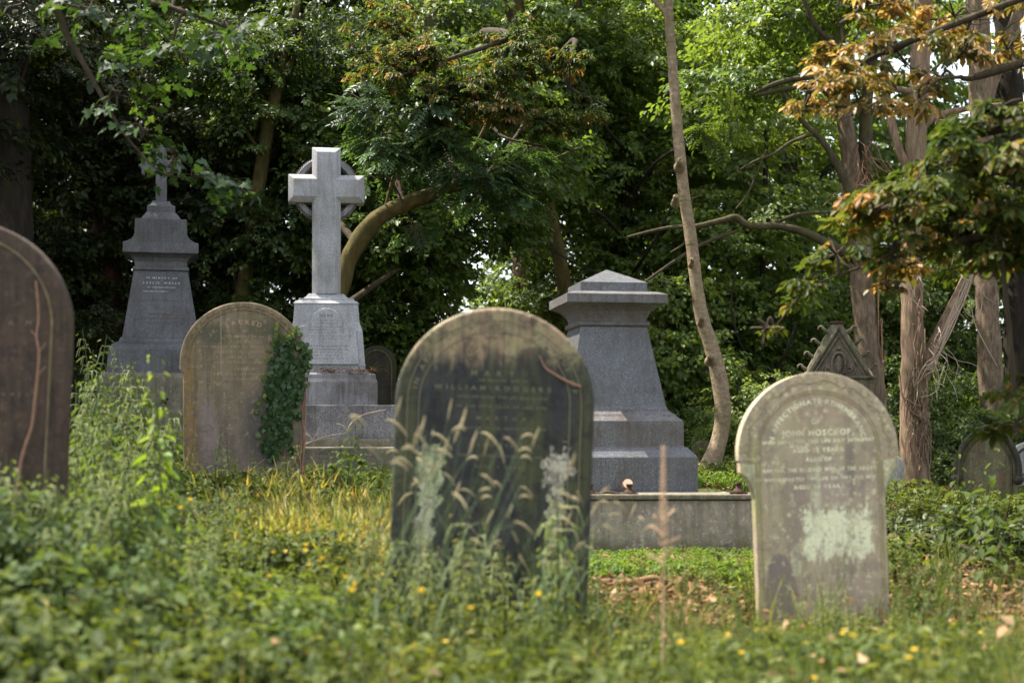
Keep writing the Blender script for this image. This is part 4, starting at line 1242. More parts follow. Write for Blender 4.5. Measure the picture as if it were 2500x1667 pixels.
tree('forked_tree', 'forked grey-brown trunk behind the gothic monument with a long dark limb reaching left', 'tree',
     d2((2010,1060,YA,66), (2005,900,YA,60), (1993,800,YA,56), (1981,650,YA,52), (1972,540,YA,50), (1966,450,YA,54), (1957,380,YA,44), (1945,300,YA,38), (1932,190,YA,34), (1925,80,YA,30), (1920,-100,YA,24)),
     [d2((1972,470,YA,34), (1984,400,YA,36), (1988,320,YA,32), (1992,220,YA,28), (2008,100,YA,24)),
      d2((1968,590,YL,26), (1912,566,YL,22), (1850,534,YL,20), (1790,520,YL,18), (1724,519,YL,17), (1690,500,YL,17), (1660,506,YL,14), (1600,520,YL,12), (1530,524,YL,9), (1440,545,YL,6)),
      d2((1745,520,YL,9), (1790,508,YL,9), (1835,492,YL,8), (1908,487,YL,6)), d2((1694,530,YL,8), (1610,562,YL,8), (1540,606,YL,7), (1470,655,YL,5)),
      d2((1962,470,YL,24), (1935,402,YL,19), (1895,332,YL,15), (1840,275,YL,12), (1800,215,YL,9)), d2((1880,304,YL,8), (1820,325,YL,9), (1780,352,YL,8), (1735,370,YL,6), (1700,390,YL,4)),
      d2((1940,255,YL,22), (1890,205,YL,17), (1830,200,YL,14), (1745,218,YL,10)), d2((1935,190,YL,18), (1860,178,YL,14), (1790,190,YL,12), (1730,215,YL,8)), d2((1930,110,YL,16), (1880,70,YL,12), (1850,10,YL,10), (1820,-60,YL,8)),
      d2((1600,518,YL,6), (1570,560,YL,5), (1540,580,YL,4)), d2((1760,345,YL,5), (1720,440,YL,4), (1690,480,YL,3))],
     B_GREY, L_BRIGHT, SP_MID, cl((1880,60,14.2,150,60,.8,46), (1800,190,13.9,130,50,.6,30), (2010,-60,14.2,220,80,.8,40)), seed=8, rough=.14, freq=7, flute=.06, extra=vA, sides=18, limb_bark=B_LIMB, autolimb=False)
YC = 14.6
tree('rough_barked_tree', 'rough grey trunk rising behind the pointed-arch headstone', 'tree',
     d2((2292,1080,YC,62), (2284,985,YC,54), (2276,850,YC,54), (2268,700,YC,50), (2262,600,YC,48), (2258,480,YC,50), (2256,340,YC,54), (2258,220,YC,56), (2250,100,YC,52), (2240,-100,YC,44)),
     [d2((2258,240,YC,40), (2290,150,YC,36), (2330,60,YC,30), (2360,-40,YC,24)), d2((2255,330,YC,20), (2200,290,YC,18), (2150,280,YC,14))],
     B_GREY, L_MID, SP_MID, cl((2330,-60,15,160,60,1,20)), seed=9, rough=.2, freq=8, flute=.08, sides=18, autolimb=False)
tree('rough_barked_tree', 'dark trunk at the far right edge beside the rough grey trunk', 'tree',
     d2((2360,1100,15.2,70), (2350,950,15.2,62), (2338,800,15.2,62), (2340,600,15.2,62), (2330,400,15.2,60), (2322,250,15.2,60), (2316,100,15.2,58), (2310,-80,15.2,50)), [],
     B_DARK, L_DARK, SP_MID, cl((2440,500,15.2,90,160,.8,36), (2480,250,15.2,70,140,.8,20)), seed=10, rough=.2, freq=8, flute=.06, autolimb=False)

# ------------------------------------------------------------------ left wood
tree('leaning_tree', 'mossy olive trunk leaning right behind the ringed cross', 'tree',
     d2((740,1000,12.5,44), (762,760,12.5,42), (790,630,12.5,42), (818,560,12.5,42), (856,512,12.5,40), (900,482,12.5,37), (950,461,12.5,36), (1010,440,12.5,31), (1078,414,12.5,24), (1150,402,12.5,14), (1230,382,12.5,8), (1330,340,12.5,5)),
     [d2((1000,442,12.5,12), (1060,380,12.5,9), (1110,300,12.5,8), (1150,200,12.6,7)), d2((880,495,12.5,10), (900,420,12.5,8), (930,300,12.5,7)), d2((1080,415,12.5,8), (1120,440,12.5,7), (1170,500,12.5,5), (1220,520,12.5,3))],
     B_MOSS, L_BRIGHT, SP_MID, cl((960,560,14.2,170,90,.7,90), (1000,300,14.6,190,120,.9,110), (860,430,14.6,140,110,.8,80), (1130,520,14.4,150,70,.7,60), (1230,400,14.6,150,90,.8,70), (1060,180,14.8,200,110,.9,90),(980,660,14.4,130,80,.7,80),(930,800,14.6,110,80,.7,70),(1180,230,14.8,160,100,.9,70)), tint=.38, seed=12, rough=.15, freq=7, sides=16)
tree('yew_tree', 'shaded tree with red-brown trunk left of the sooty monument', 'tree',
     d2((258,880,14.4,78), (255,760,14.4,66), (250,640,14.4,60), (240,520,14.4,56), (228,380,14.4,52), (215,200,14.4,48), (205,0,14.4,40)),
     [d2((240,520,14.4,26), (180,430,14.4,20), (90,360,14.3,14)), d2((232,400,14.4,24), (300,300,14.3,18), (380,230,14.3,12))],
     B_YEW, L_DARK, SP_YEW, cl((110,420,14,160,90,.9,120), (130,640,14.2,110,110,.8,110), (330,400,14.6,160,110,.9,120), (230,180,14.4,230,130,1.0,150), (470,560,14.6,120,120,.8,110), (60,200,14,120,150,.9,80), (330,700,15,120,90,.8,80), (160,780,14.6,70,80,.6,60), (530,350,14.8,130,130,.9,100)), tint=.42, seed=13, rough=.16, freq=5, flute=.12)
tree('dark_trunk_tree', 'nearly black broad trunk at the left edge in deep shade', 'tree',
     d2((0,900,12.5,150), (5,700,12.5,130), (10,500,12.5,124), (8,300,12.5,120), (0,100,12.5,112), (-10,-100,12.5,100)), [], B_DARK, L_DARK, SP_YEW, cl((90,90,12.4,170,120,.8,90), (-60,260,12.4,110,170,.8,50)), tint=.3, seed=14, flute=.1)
tree('slim_tree', 'slim tilted olive trunk in shade between the two cross monuments', 'tree',
     d2((552,760,14,34), (560,660,14,34), (575,540,14,34), (592,440,14,33), (604,360,14,32), (618,280,14,30), (640,190,14,26), (670,80,14,20), (690,-40,14,16)),
     [d2((640,190,14,16), (676,130,13.9,12), (700,60,13.9,10)), d2((604,360,14,10), (560,290,13.9,9), (530,200,13.9,7))],
     B_MOSS, L_MID, SP_SMALL, cl((640,560,14.4,140,120,.8,130), (700,300,14.5,160,130,.9,130), (600,150,14.4,190,110,.9,130), (660,760,14.6,140,90,.8,110), (520,860,14.8,90,80,.6,60), (760,120,14.6,160,110,.9,110), (830,640,14.8,120,100,.8,90)), tint=.3, seed=15)
tree('slim_tree', 'pale slim trunk high behind the rusty spray, upper centre', 'tree',
     d2((1330,900,16,34), (1290,620,16,34), (1240,400,16,34), (1208,220,16,33), (1196,110,16,32), (1188,0,16,30), (1180,-120,16,26)),
     [d2((1196,120,16,14), (1176,60,16,12), (1160,0,16,10)), d2((1200,260,16,14), (1260,170,16,12), (1300,90,16,15), (1322,30,16,14), (1335,-40,16,12))],
     B_MOSS, L_BRIGHT, SP_MID, cl((1260,90,16.4,190,110,.9,80), (1080,60,16.4,160,90,.9,70), (1400,120,16.6,160,110,.9,80), (1180,-50,16.4,220,80,.9,70), (1450,-40,16.6,220,90,.9,70), (1270,690,16.6,70,90,.6,26)), tint=.4, seed=16)
# ------------------------------------------------------------------ green wood, centre and right
WOOD = 'trees of the green wood behind the graves'
tree('woodland_tree', 'light green tree filling the gap between pedestal and sapling', 'tree',
     d2((1450,900,17,30), (1445,700,17,28), (1440,420,17,26), (1430,150,17,22), (1425,-60,17,18)),
     [d2((1442,470,16.4,11), (1500,380,15.6,8), (1580,330,15.4,6), (1680,300,15.4,3)), d2((1440,560,16.4,10), (1390,500,15.6,8), (1340,470,15.4,5), (1270,420,15.4,3)), d2((1444,640,16.4,9), (1500,560,15.5,7), (1540,480,15.4,5), (1610,450,15.3,3)), d2((1446,700,16.2,9), (1400,640,15.6,7), (1330,610,15.5,4), (1260,570,15.4,3)), d2((1440,350,16.4,9), (1390,290,15.6,7), (1340,200,15.5,5), (1300,100,15.5,3))],
     B_DARK, L_BRIGHT, SP_MID, cl((1400,250,17,150,120,1,90), (1520,150,17,150,120,1,90), (1480,420,17,150,110,1,95), (1380,560,17.2,130,100,.9,70), (1560,620,17.2,130,110,.9,85), (1590,330,17.2,120,110,.9,75), (1330,720,17.4,60,90,.7,34), (1450,760,17.4,130,90,.8,70), (1380,420,17.4,110,90,.8,50)), tint=.62, seed=21, group=WOOD)
tree('woodland_tree', 'light green tree between the leaning sapling and the forked trunk', 'tree',
     d2((1730,1060,16.5,22), (1738,900,16.5,18), (1742,760,16.5,15), (1755,560,16.5,13), (1760,300,16.5,11)),
     [d2((1740,860,16,8), (1700,790,15.4,6), (1680,700,15.3,5), (1690,620,15.3,3)), d2((1745,900,16,8), (1800,820,15.4,6), (1830,740,15.3,4)), d2((1735,960,15.4,7), (1690,900,15.2,5), (1640,880,15.2,3)), d2((1742,1000,15.4,7), (1770,930,15.2,5), (1775,830,15.2,3))],
     B_DARK, L_BRIGHT, SP_MID, cl((1760,560,16.6,150,120,1,110), (1850,720,16.6,130,110,.9,90), (1720,760,16.6,130,110,.9,100), (1800,880,16.8,140,90,.8,95), (1880,500,16.9,110,100,.8,60), (1720,330,16.8,130,110,.9,75), (1680,930,16.8,110,80,.8,80), (1880,280,17,110,90,.8,40), (1700,120,17,150,110,.9,75), (1900,980,16.4,120,70,.7,60)), tint=.66, seed=22, group=WOOD)
tree('woodland_tree', 'mid green tree behind the vine-wrapped trunk', 'tree',
     d2((2190,1050,17.5,26), (2186,850,17.5,22), (2180,600,17.5,18), (2175,300,17.5,14)),
     [d2((2186,870,17.5,9), (2150,780,17.4,7)), d2((2185,900,17.5,9), (2240,820,17.4,7))],
     B_DARK, L_MID, SP_MID, cl((2210,900,17.4,120,110,.9,90), (2260,760,17.4,120,100,.9,80), (2150,700,17.6,110,90,.9,60), (2380,900,17.2,120,130,.9,90), (2350,650,17.6,120,110,.9,70), (2140,980,17,110,80,.8,80), (2060,850,17.2,90,100,.8,60), (2330,1030,16.8,140,70,.7,80)), tint=.62, seed=23, group=WOOD)
tree('woodland_tree', 'dark green tree in shade low between pedestal and leaning sapling', 'tree',
     d2((1500,1080,15.6,24), (1510,900,15.6,20), (1530,760,15.6,14)), [d2((1512,920,15.6,9), (1560,860,15.5,6), (1600,800,15.5,4))],
     B_DARK, L_BRIGHT, SP_MID, cl((1640,870,15.6,100,90,.8,100), (1680,1010,15.6,110,70,.7,90), (1600,1000,15.8,90,80,.7,70), (1640,720,16,90,80,.8,60), (1580,880,15.6,70,80,.6,60)), tint=.68, seed=24, group=WOOD)
# far trees, seen through the gaps
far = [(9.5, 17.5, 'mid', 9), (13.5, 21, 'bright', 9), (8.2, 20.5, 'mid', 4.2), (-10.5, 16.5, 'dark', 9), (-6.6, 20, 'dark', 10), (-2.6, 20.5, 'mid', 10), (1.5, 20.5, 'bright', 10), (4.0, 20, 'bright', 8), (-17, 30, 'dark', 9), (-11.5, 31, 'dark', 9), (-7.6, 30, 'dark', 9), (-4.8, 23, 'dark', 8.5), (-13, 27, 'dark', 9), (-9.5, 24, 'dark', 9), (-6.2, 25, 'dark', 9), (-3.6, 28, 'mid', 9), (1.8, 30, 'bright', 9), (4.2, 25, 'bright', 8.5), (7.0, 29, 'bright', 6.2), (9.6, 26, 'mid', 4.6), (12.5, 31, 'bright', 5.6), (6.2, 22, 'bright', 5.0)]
flabels = ['tree beyond the right edge behind the far dark trunk', 'bright tree far beyond the right edge of the wood', 'low tree behind the far dark trunk at the right', 'dark tree beyond the left edge behind the black trunk', 'tall dark tree behind the yew and the slim tilted trunk', 'tall tree behind the ash boughs right of the ringed cross', 'tall tree behind the rusty spray in the upper centre', 'tall pale green tree behind the leaning sapling top', 'far dark tree beyond the left edge of the wood', 'far dark tree deep behind the brown headstone', 'far dark tree deep behind the ochre headstone', 'far dark tree behind the ringed cross', 'far dark tree at the left edge of the wood', 'far dark tree behind the black trunk', 'far dark tree behind the sooty monument', 'far tree behind the leaning mossy trunk', 'far pale green tree behind the granite pedestal',
           'far pale green tree behind the sapling', 'far pale tree glimpsed left of the forked trunk', 'low far tree behind the vine-wrapped trunk', 'far tree behind the rough trunks at the right', 'sunny yellow-green tree seen between sapling and forked trunk']
for i, (x, y, k, h) in enumerate(far):
    r_ = np.random.default_rng(40+i)
    z0 = gz(x, y)
    t_ = thing('woodland_tree', flabels[i], 'tree', (x, y, z0), group='far trees of the wood')
    mb = MB(); tube(mb, [(0, 0, -.2, .26), (.1, 0, h*.25, .2), (r_.normal(0, .2), 0, h*.55, .14), (r_.normal(0, .3), 0, h*.85, .06)], 9, 4, .15, 4); mb.build('trunk', B_DARK, t_, 75)
    cls = [(np.array([x+r_.normal(0, .9), y+r_.normal(0, .7), z0+hh]), np.array([1.7, 1.2, .8])*r_.uniform(.8, 1.2), 55) for hh in np.linspace(1.0 if abs(x+.5) > 2.2 else 4.4, h, int(h*1.5))]
    mb = MB()
    for c, rad, n in cls:
        c2 = c-np.array([x, y, z0])
        tube(mb, [(0, 0, max(.3, c2[2]-1.0), .05), (*(c2*.6+np.array([0, 0, c2[2]*.32])), .035), (*c2, .02)], 5, 3)
    mb.build('branch', B_DARK, t_, 75)
    so = Soup()
    crown_fill(so, r_, SP_FAR, cls, .45, .15, (.75, 1.2))
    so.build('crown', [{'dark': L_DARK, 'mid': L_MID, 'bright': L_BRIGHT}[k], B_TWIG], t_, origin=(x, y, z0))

# ------------------------------------------------------------------ understorey shrubs
def shrub(label, cls, leaf, tpls, tint, seed, name='woodland_shrub', group='shrubs under the trees', scl=(.6, 1.0)):
    c0 = np.mean([c[0] for c in cls], axis=0)
    base = (float(c0[0]), float(c0[1]), gz(c0[0], c0[1]))
    t_ = thing(name, label, 'shrub', base, group=group)
    r_ = np.random.default_rng(seed)
    mb = MB()
    for c, rad, n in cls:
        for _ in range(5):
            e = c+r_.normal(0, .45, 3)*rad
            b0_ = np.array([base[0]+r_.normal(0, .12), base[1]+r_.normal(0, .12), base[2]-.05])
            tube(mb, [(*b0_, .012), (*((b0_+e)/2+r_.normal(0, .08, 3)), .008), (*e, .003)], 5, 3)
    mb.build('stem', B_TWIG, t_, 75, origin=base)
    so = Soup(); crown_fill(so, r_, tpls, cls, tint, .15, scl)
    so.build('foliage', [leaf, B_TWIG], t_, origin=base)
    return t_
shrub('dark leafy shrub low behind the sooty monument', cl((560,880,13.6,120,110,.5,110), (640,960,13.4,100,80,.4,70), (470,960,13.6,100,80,.4,60)), L_DARK, SP_SMALL, .6, 61)
shrub('dark leafy shrub at the left between the brown headstone and the sooty monument', cl((230,930,12.6,90,90,.5,70), (190,790,13,70,110,.5,60), (250,1010,12,80,60,.4,50)), L_DARK, SP_SMALL, .55, 62)
shrub('dark shrub behind the ringed cross pedestal', cl((940,820,14.4,110,110,.5,110), (1010,960,14.2,100,90,.5,90), (900,980,14.2,90,70,.4,50)), L_MID, SP_SMALL, .35, 63)
shrub('green shrub behind the granite pedestal foot', cl((1330,1000,14.6,150,90,.5,110), (1640,1120,14.2,70,50,.4,50)), L_BRIGHT, SP_SMALL, .7, 64)
shrub('green shrub between sapling and gothic monument', cl((1790,1040,14.6,120,90,.6,130), (1860,960,14.8,100,90,.6,90), (1760,1120,14.0,70,40,.4,50)), L_BRIGHT, SP_SMALL, .75, 65)
shrub('shaded shrub right of the vine-wrapped trunk', cl((2330,1060,14.6,130,80,.6,140), (2300,1150,13.8,90,60,.4,80), (2230,960,15,90,110,.5,80), (2420,980,15,110,90,.5,70)), L_MID, SP_SMALL, .35, 66)
shrub('low dark shrub at the right edge before the pointed-arch headstone', cl((2240,1270,9.2,80,36,.4,60), (2380,1290,8.8,100,40,.4,70), (2480,1270,8.6,60,50,.3,40)), L_DARK, SP_SMALL, .8, 67)
# ------------------------------------------------------------------ rusty chestnut and ash boughs reaching in
def hung_tree(name, label, trunk, spokes, leaf, tpls, clusters, tint, seed, bark=B_TWIG, tj=.15, scl=(.8, 1.2), droop=(-.05, .45), roll=.35, n_tw=6, mult=1.0):
    """a tree whose trunk stands outside the picture while its boughs reach in"""
    base = Vector(trunk[0][:3]); o = tuple(base)
    t_ = thing(name, label, 'tree', base)
    mb = MB(); tube(mb, trunk, 12, 4, .12, 5); mb.build('trunk', B_GREY, t_, 75, origin=o)
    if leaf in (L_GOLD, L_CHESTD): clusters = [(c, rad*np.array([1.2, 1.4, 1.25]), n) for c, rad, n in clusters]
    mbs = []
    for sp_ in spokes:
        mb = MB(); tube(mb, sp_, 7, 5, .15, 10); mbs.append(mb)
    r_ = np.random.default_rng(seed)
    for c, rad, n in clusters:
        best = None
        for i, sp_ in enumerate(spokes):
            for q in crom(sp_, 5):
                dd = np.linalg.norm(q[:3]-c)
                if best is None or dd < best[0]: best = (dd, q[:3], i)
        dd, a, i = best
        tube(mbs[i], [(*a, .012), (*((a+c)/2+np.array([0, 0, .05])), .009), (*c, .006)], 5, 4)
        for _ in range(n_tw):
            d = r_.normal(size=3); d /= np.linalg.norm(d)
            e = c+d*rad*.9
            tube(mbs[i], [(*c, .006), (*((c+e)/2+r_.normal(0, .04, 3)), .004), (*e, .002)], 4, 3)
    for mb in mbs: mb.build('bough', bark, t_, 75, origin=o)
    so = Soup(); crown_fill(so, r_, tpls, clusters, tint, tj, scl, droop, .7, roll, mult=mult)
    so.build('crown', [leaf, B_TWIG], t_, origin=o)
    return t_
gT = lambda x, y: gz(x, y)
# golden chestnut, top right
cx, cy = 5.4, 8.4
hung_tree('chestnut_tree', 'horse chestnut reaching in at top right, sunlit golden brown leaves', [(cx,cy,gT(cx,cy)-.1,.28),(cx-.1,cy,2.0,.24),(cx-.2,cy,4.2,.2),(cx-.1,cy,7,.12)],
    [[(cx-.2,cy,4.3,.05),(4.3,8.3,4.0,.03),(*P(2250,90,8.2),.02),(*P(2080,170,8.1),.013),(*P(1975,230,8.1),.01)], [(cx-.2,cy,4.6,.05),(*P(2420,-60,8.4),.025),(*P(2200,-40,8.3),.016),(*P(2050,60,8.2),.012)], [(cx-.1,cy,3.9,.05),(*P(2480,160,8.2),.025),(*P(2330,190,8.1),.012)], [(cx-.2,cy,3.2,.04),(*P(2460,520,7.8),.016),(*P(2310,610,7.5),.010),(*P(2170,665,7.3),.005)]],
    L_GOLD, SP_CH, cl((2010,215,8.1,60,42,.3,15), (2090,180,8.15,80,45,.35,18), (2190,125,8.2,100,45,.4,16), (2060,110,8.2,70,36,.35,11), (2240,250,8.1,60,14,.2,7), (2350,130,8.3,80,50,.4,13), (2330,40,8.3,130,40,.5,16), (2460,120,8.4,60,70,.4,12), (2100,262,8.1,90,14,.25,9), (2150,10,8.3,120,40,.5,18), (1965,262,8.1,36,10,.15,4), (2290,200,8.2,40,16,.2,4), (2200,640,7.3,40,26,.15,8), (2160,690,7.3,30,12,.12,4), (2640,120,8.3,120,70,.5,26), (2700,-40,8.4,130,70,.5,26), (2800,200,8.4,130,90,.5,26), (2650,480,7.9,90,50,.4,14), (2560,-60,8.4,110,50,.4,18)), .36, 71, tj=.2, scl=(.36, .58), droop=(-.1, .3), roll=.22, mult=.6)  # two low clusters imitate sunlit leaves through the gold colour
# darker chestnut, right middle (nearer)
cx, cy = 4.6, 6.6
hung_tree('chestnut_tree', 'nearer horse chestnut at the right edge, dark leaves browning at the rims', [(cx,cy,gT(cx,cy)-.1,.22),(cx+.05,cy,1.8,.19),(cx,cy,3.4,.16),(cx,cy,6,.1)],
    [[(cx,cy,2.6,.05),(*P(2520,380,6.7),.035),(*P(2350,430,6.8),.022),(*P(2180,500,6.9),.012),(*P(2080,540,7),.007)], [(cx,cy,3.0,.05),(*P(2490,300,6.8),.03),(*P(2360,330,6.8),.015)], [(cx,cy,2.2,.04),(*P(2540,560,6.8),.025),(*P(2300,600,6.9),.012),(*P(2000,690,7.1),.006),(*P(1890,800,7.2),.004)]],
    L_CHESTD, SP_CH, cl((2400,300,6.8,110,40,.3,18), (2330,390,6.8,110,50,.35,20), (2440,430,6.8,80,70,.35,20), (2230,480,6.9,110,45,.35,20), (2130,510,6.95,70,40,.3,11), (2310,540,6.9,120,45,.35,22), (2420,580,6.9,90,60,.35,18), (2200,600,6.95,70,35,.25,10), (2040,620,7.05,55,40,.25,7), (1965,690,7.1,50,40,.25,6), (1870,800,7.2,35,18,.12,2), (2470,520,6.7,50,90,.3,12), (2480,960,6.8,45,40,.25,7), (2480,1040,6.8,40,30,.2,4), (2440,640,6.9,70,30,.3,8), (2640,340,6.7,110,80,.4,24), (2700,500,6.7,120,90,.4,24), (2820,320,6.6,120,90,.4,22), (2780,620,6.6,100,60,.4,16), (2620,600,6.8,90,50,.4,14)), .28, 72, tj=.15, scl=(.36, .58), droop=(-.05, .35), roll=.22, mult=.85)
# rusty chestnut spray in the centre, sunlit leaf cluster near the gap
cx, cy = .2, 17.2
hung_tree('chestnut_tree', 'tree behind the wood whose rust-tipped boughs spread over the upper centre', [(cx,cy,gT(cx,cy)-.1,.24),(cx,cy,3,.2),(cx-.1,cy-.2,5.5,.16),(cx,cy,8,.1)],
    [[(cx,cy,5.2,.06),(-.3,14.5,5.0,.045),(*P(1250,90,12.2),.03),(*P(1080,150,11.8),.016),(*P(960,190,11.7),.008)], [(cx,cy,5.0,.05),(*P(1400,100,13.5),.03),(*P(1380,200,12),.018),(*P(1480,260,11.8),.008)], [(*P(1250,90,12.2),.025),(*P(1220,220,11.9),.015),(*P(1330,300,11.8),.008)]],
    L_CHEST, SP_CH, cl((970,170,11.8,50,70,.3,22), (1040,130,11.8,80,40,.3,18), (1130,200,11.8,110,60,.35,30), (1270,160,11.8,110,50,.35,26), (1390,150,11.8,60,40,.3,12), (1210,260,11.8,120,50,.35,26), (1330,300,11.8,110,40,.3,24), (1440,270,11.8,60,40,.3,11), (1070,240,11.8,80,60,.3,18), (1270,90,12,120,40,.3,18), (950,60,12.2,110,50,.4,18), (900,150,12.4,60,60,.3,10)), .22, 73, tj=.16, scl=(.28, .46), droop=(-.05, .3), roll=.22, mult=1.9)
# ash boughs, centre
cx, cy = -1.0, 15.6
hung_tree('ash_tree', 'ash tree with feathery blue-green leaves hanging right of the ringed cross', [(cx,cy,gT(cx,cy)-.1,.16),(cx,cy,2.2,.14),(cx+.1,cy,4.5,.1),(cx+.1,cy,7,.06)],
    [[(cx,cy,3.2,.04),(*P(1050,300,13.5),.028),(*P(1000,340,12.2),.016),(*P(940,420,11.9),.008)], [(cx,cy,3.6,.04),(*P(1150,260,13),.026),(*P(1220,330,12.2),.014),(*P(1330,360,12),.007)], [(*P(1050,300,13.5),.02),(*P(1120,420,12.3),.012),(*P(1200,460,12.1),.006)]],
    L_ASH, SP_ASH, cl((930,330,12.1,70,60,.3,14), (1010,270,12.1,90,50,.35,18), (990,400,13,70,40,.3,10), (1080,350,12.1,90,60,.35,20), (1180,410,12.1,90,50,.3,18), (1160,480,12.6,70,25,.3,8), (1290,360,12.2,80,40,.3,12), (1060,400,12.9,70,40,.3,10), (1010,560,12.2,36,16,.15,3), (890,250,12.2,60,50,.3,9), (1230,470,12.2,50,30,.2,6), (900,440,12.9,40,40,.25,5)), .5, 74, tj=.12, scl=(.7, 1.1))
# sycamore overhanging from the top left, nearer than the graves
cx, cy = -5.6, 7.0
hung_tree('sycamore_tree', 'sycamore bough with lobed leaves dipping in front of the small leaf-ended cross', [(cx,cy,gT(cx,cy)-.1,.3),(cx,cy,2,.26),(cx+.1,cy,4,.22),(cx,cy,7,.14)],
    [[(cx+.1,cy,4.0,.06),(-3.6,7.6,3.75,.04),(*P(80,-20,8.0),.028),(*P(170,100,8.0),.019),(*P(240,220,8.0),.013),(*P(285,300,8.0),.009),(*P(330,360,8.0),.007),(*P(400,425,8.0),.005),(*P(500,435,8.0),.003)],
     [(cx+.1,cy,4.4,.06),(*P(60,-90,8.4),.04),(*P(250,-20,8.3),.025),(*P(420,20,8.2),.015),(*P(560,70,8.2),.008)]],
    L_MAPLE, SP_LOBEBIG, cl((345,312,8,36,10,.12,3), (425,380,8,30,8,.1,2), (480,424,8,38,7,.1,3), (285,232,8,30,18,.15,2), (220,20,8.2,120,30,.3,6), (420,120,8.2,110,24,.3,5), (560,80,8.2,60,26,.3,3), (60,10,8.2,90,26,.3,5), (430,20,8.3,160,30,.4,8)), .16, 75, tj=.16, droop=(.1, .6), scl=(.55, .85), roll=.3)  # low tint puts the top-left shade into the leaf colour
# unseen trees added high at the left to shade the graves and meadow
def overhead(label, x, y, cls_, seed, leaf=L_MID, h=7.0):
    z0 = gz(x, y)
    t_ = thing('added_shade_tree', label, 'tree', (x, y, z0))
    mb = MB(); tube(mb, [(0, 0, -.2, .34), (.05, 0, h*.3, .27), (0, .1, h*.6, .2), (.1, 0, h, .1)], 12, 4, .12, 4); mb.build('trunk', B_GREY, t_, 75)
    r_ = np.random.default_rng(seed)
    cls = [(np.array(c), np.array(r2_), n) for c, r2_, n in cls_]
    mb = MB()
    for c, rad, n in cls:
        c2 = c-np.array([x, y, z0])
        tube(mb, [(0, 0, h*.5, .08), (*(c2*.55+np.array([0, 0, h*.25])), .05), (*c2, .02)], 6, 4)
    mb.build('branch', B_GREY, t_, 75)
    so = Soup(); crown_fill(so, r_, SP_SHADE, cls, .4, .15, (.8, 1.2))
    so.build('crown', [leaf, B_TWIG], t_, origin=(x, y, z0))
SH = []
for k, (x, y, z, r_, n) in enumerate([(-8,12,6,1.9,90),(-6.5,14,6.5,1.9,90),(-7.5,9.5,6.2,1.7,70),(-5.5,10.5,6.3,1.5,65),(-9.5,10,6,1.7,70),(-10,13.5,6,1.8,70),(-8.5,17,7,2,80)]):
    SH.append(((x, y, z+CZ-.4), (r_, r_, .9), n))
overhead('tall unseen tree added at the left so its crown shades the graves', -7.6, 11.6, SH, 81)
SH = [((-6.3,9.6,5.4),(1.2,1.0,.6),34), ((-6.6,7.0,5.6),(1.2,1.0,.6),30), ((-6.6,6.4,6.2),(1.0,.9,.6),22), ((-8.4,7.4,6.2),(1.4,1.2,.8),40), ((-8.0,5.0,6.4),(1.2,1.0,.7),26), ((-5.6,4.2,6.5),(.8,.7,.5),12), ((-7.4,3.2,6.4),(1.0,.8,.6),18)]
overhead('tall unseen tree added at the left to cast dappled shade on the meadow', -7.2, 5.6, SH, 82)
# ------------------------------------------------------------------ plants of the ground
G_HERB = leafmat('meadow_herb_leaves', [(.032,.05,.012), (.06,.088,.020), (.10,.13,.03), (.155,.18,.048), (.28,.23,.08)], .45, .62, .2)
G_GRASS = leafmat('grass_blades', [(.035,.06,.014), (.06,.095,.022), (.10,.14,.035), (.17,.19,.06), (.30,.25,.12)], .45, .62, .2)
G_LIME = leafmat('lime_ground_leaves', [(.05,.10,.012), (.09,.16,.018), (.15,.24,.025), (.22,.30,.035)], .45, .5, .3)
G_NETTLE = leafmat('nettle_leaves', [(.036,.062,.018), (.06,.10,.028), (.095,.145,.038), (.18,.22,.075)], .45, .62, .2)
G_YELLOW = leafmat('yellowing_strap_leaves', [(.11,.16,.04), (.22,.26,.06), (.36,.35,.10), (.46,.38,.15), (.42,.26,.12)], .4, .55, .3)
G_LITTER = leafmat('fallen_leaf_litter', [(.05,.026,.014), (.12,.058,.026), (.19,.10,.042), (.26,.145,.065), (.33,.22,.12)], .15, .6, .2, (1, 1, 1))
G_BRAMBLE = leafmat('bramble_leaves', [(.020,.036,.011), (.036,.062,.018), (.06,.095,.026), (.10,.14,.04)], .45, .62, .2)
rp = np.random.default_rng(77)
def herb(rng, nl=7, L=.04, h=.16, sp_=.07, wd=.62):
    t = T()
    for i in range(nl):
        a = rng.uniform(0, 6.28); r_ = rng.uniform(.1, 1)*sp_; z = h*rng.uniform(.35, 1.0)
        p = np.array([math.cos(a)*r_, math.sin(a)*r_, z])
        twig(t, (0, 0, 0), p, .0014, 0, 0)
        for q in range(3):
            v, f = place(leaf_simple(L*rng.uniform(.7, 1.2), wd, .25, .2), rz(a+(q-1)*1.0+rng.normal(0, .3)) @ ry(rng.uniform(-.2, .7)) @ rx(rng.normal(0, .3)), p)
            t.add(v, f, rng.normal(0, .14))
    return t.done()
def tuft(rng, nb=9, h=.22, w_=.006, lean=.5, spread=.03):
    t = T()
    for i in range(nb):
        a = rng.uniform(0, 6.28); L = h*rng.uniform(.5, 1.15); le = rng.uniform(.15, 1)*lean
        o = np.array([rng.normal(0, spread), rng.normal(0, spread), 0]); d = np.array([math.cos(a), math.sin(a), 0]); sd = np.array([-d[1], d[0], 0])
        vv = []
        for k in range(4):
            f = k/3
            c = o+d*L*le*f*f+np.array([0, 0, L*(f-.28*le*f*f)])
            ww = w_*(1-f)**.6*.5
            vv += [c-sd*ww, c+sd*ww]
        t.add(vv, [[0,1,3],[0,3,2],[2,3,5],[2,5,4],[4,5,7],[4,7,6]], rng.normal(0, .12))
    return t.done()
H_SM = [herb(rp, 7, .036, .14) for _ in range(5)]
H_MD = [herb(rp, 8, .052, .26, .11) for _ in range(5)]
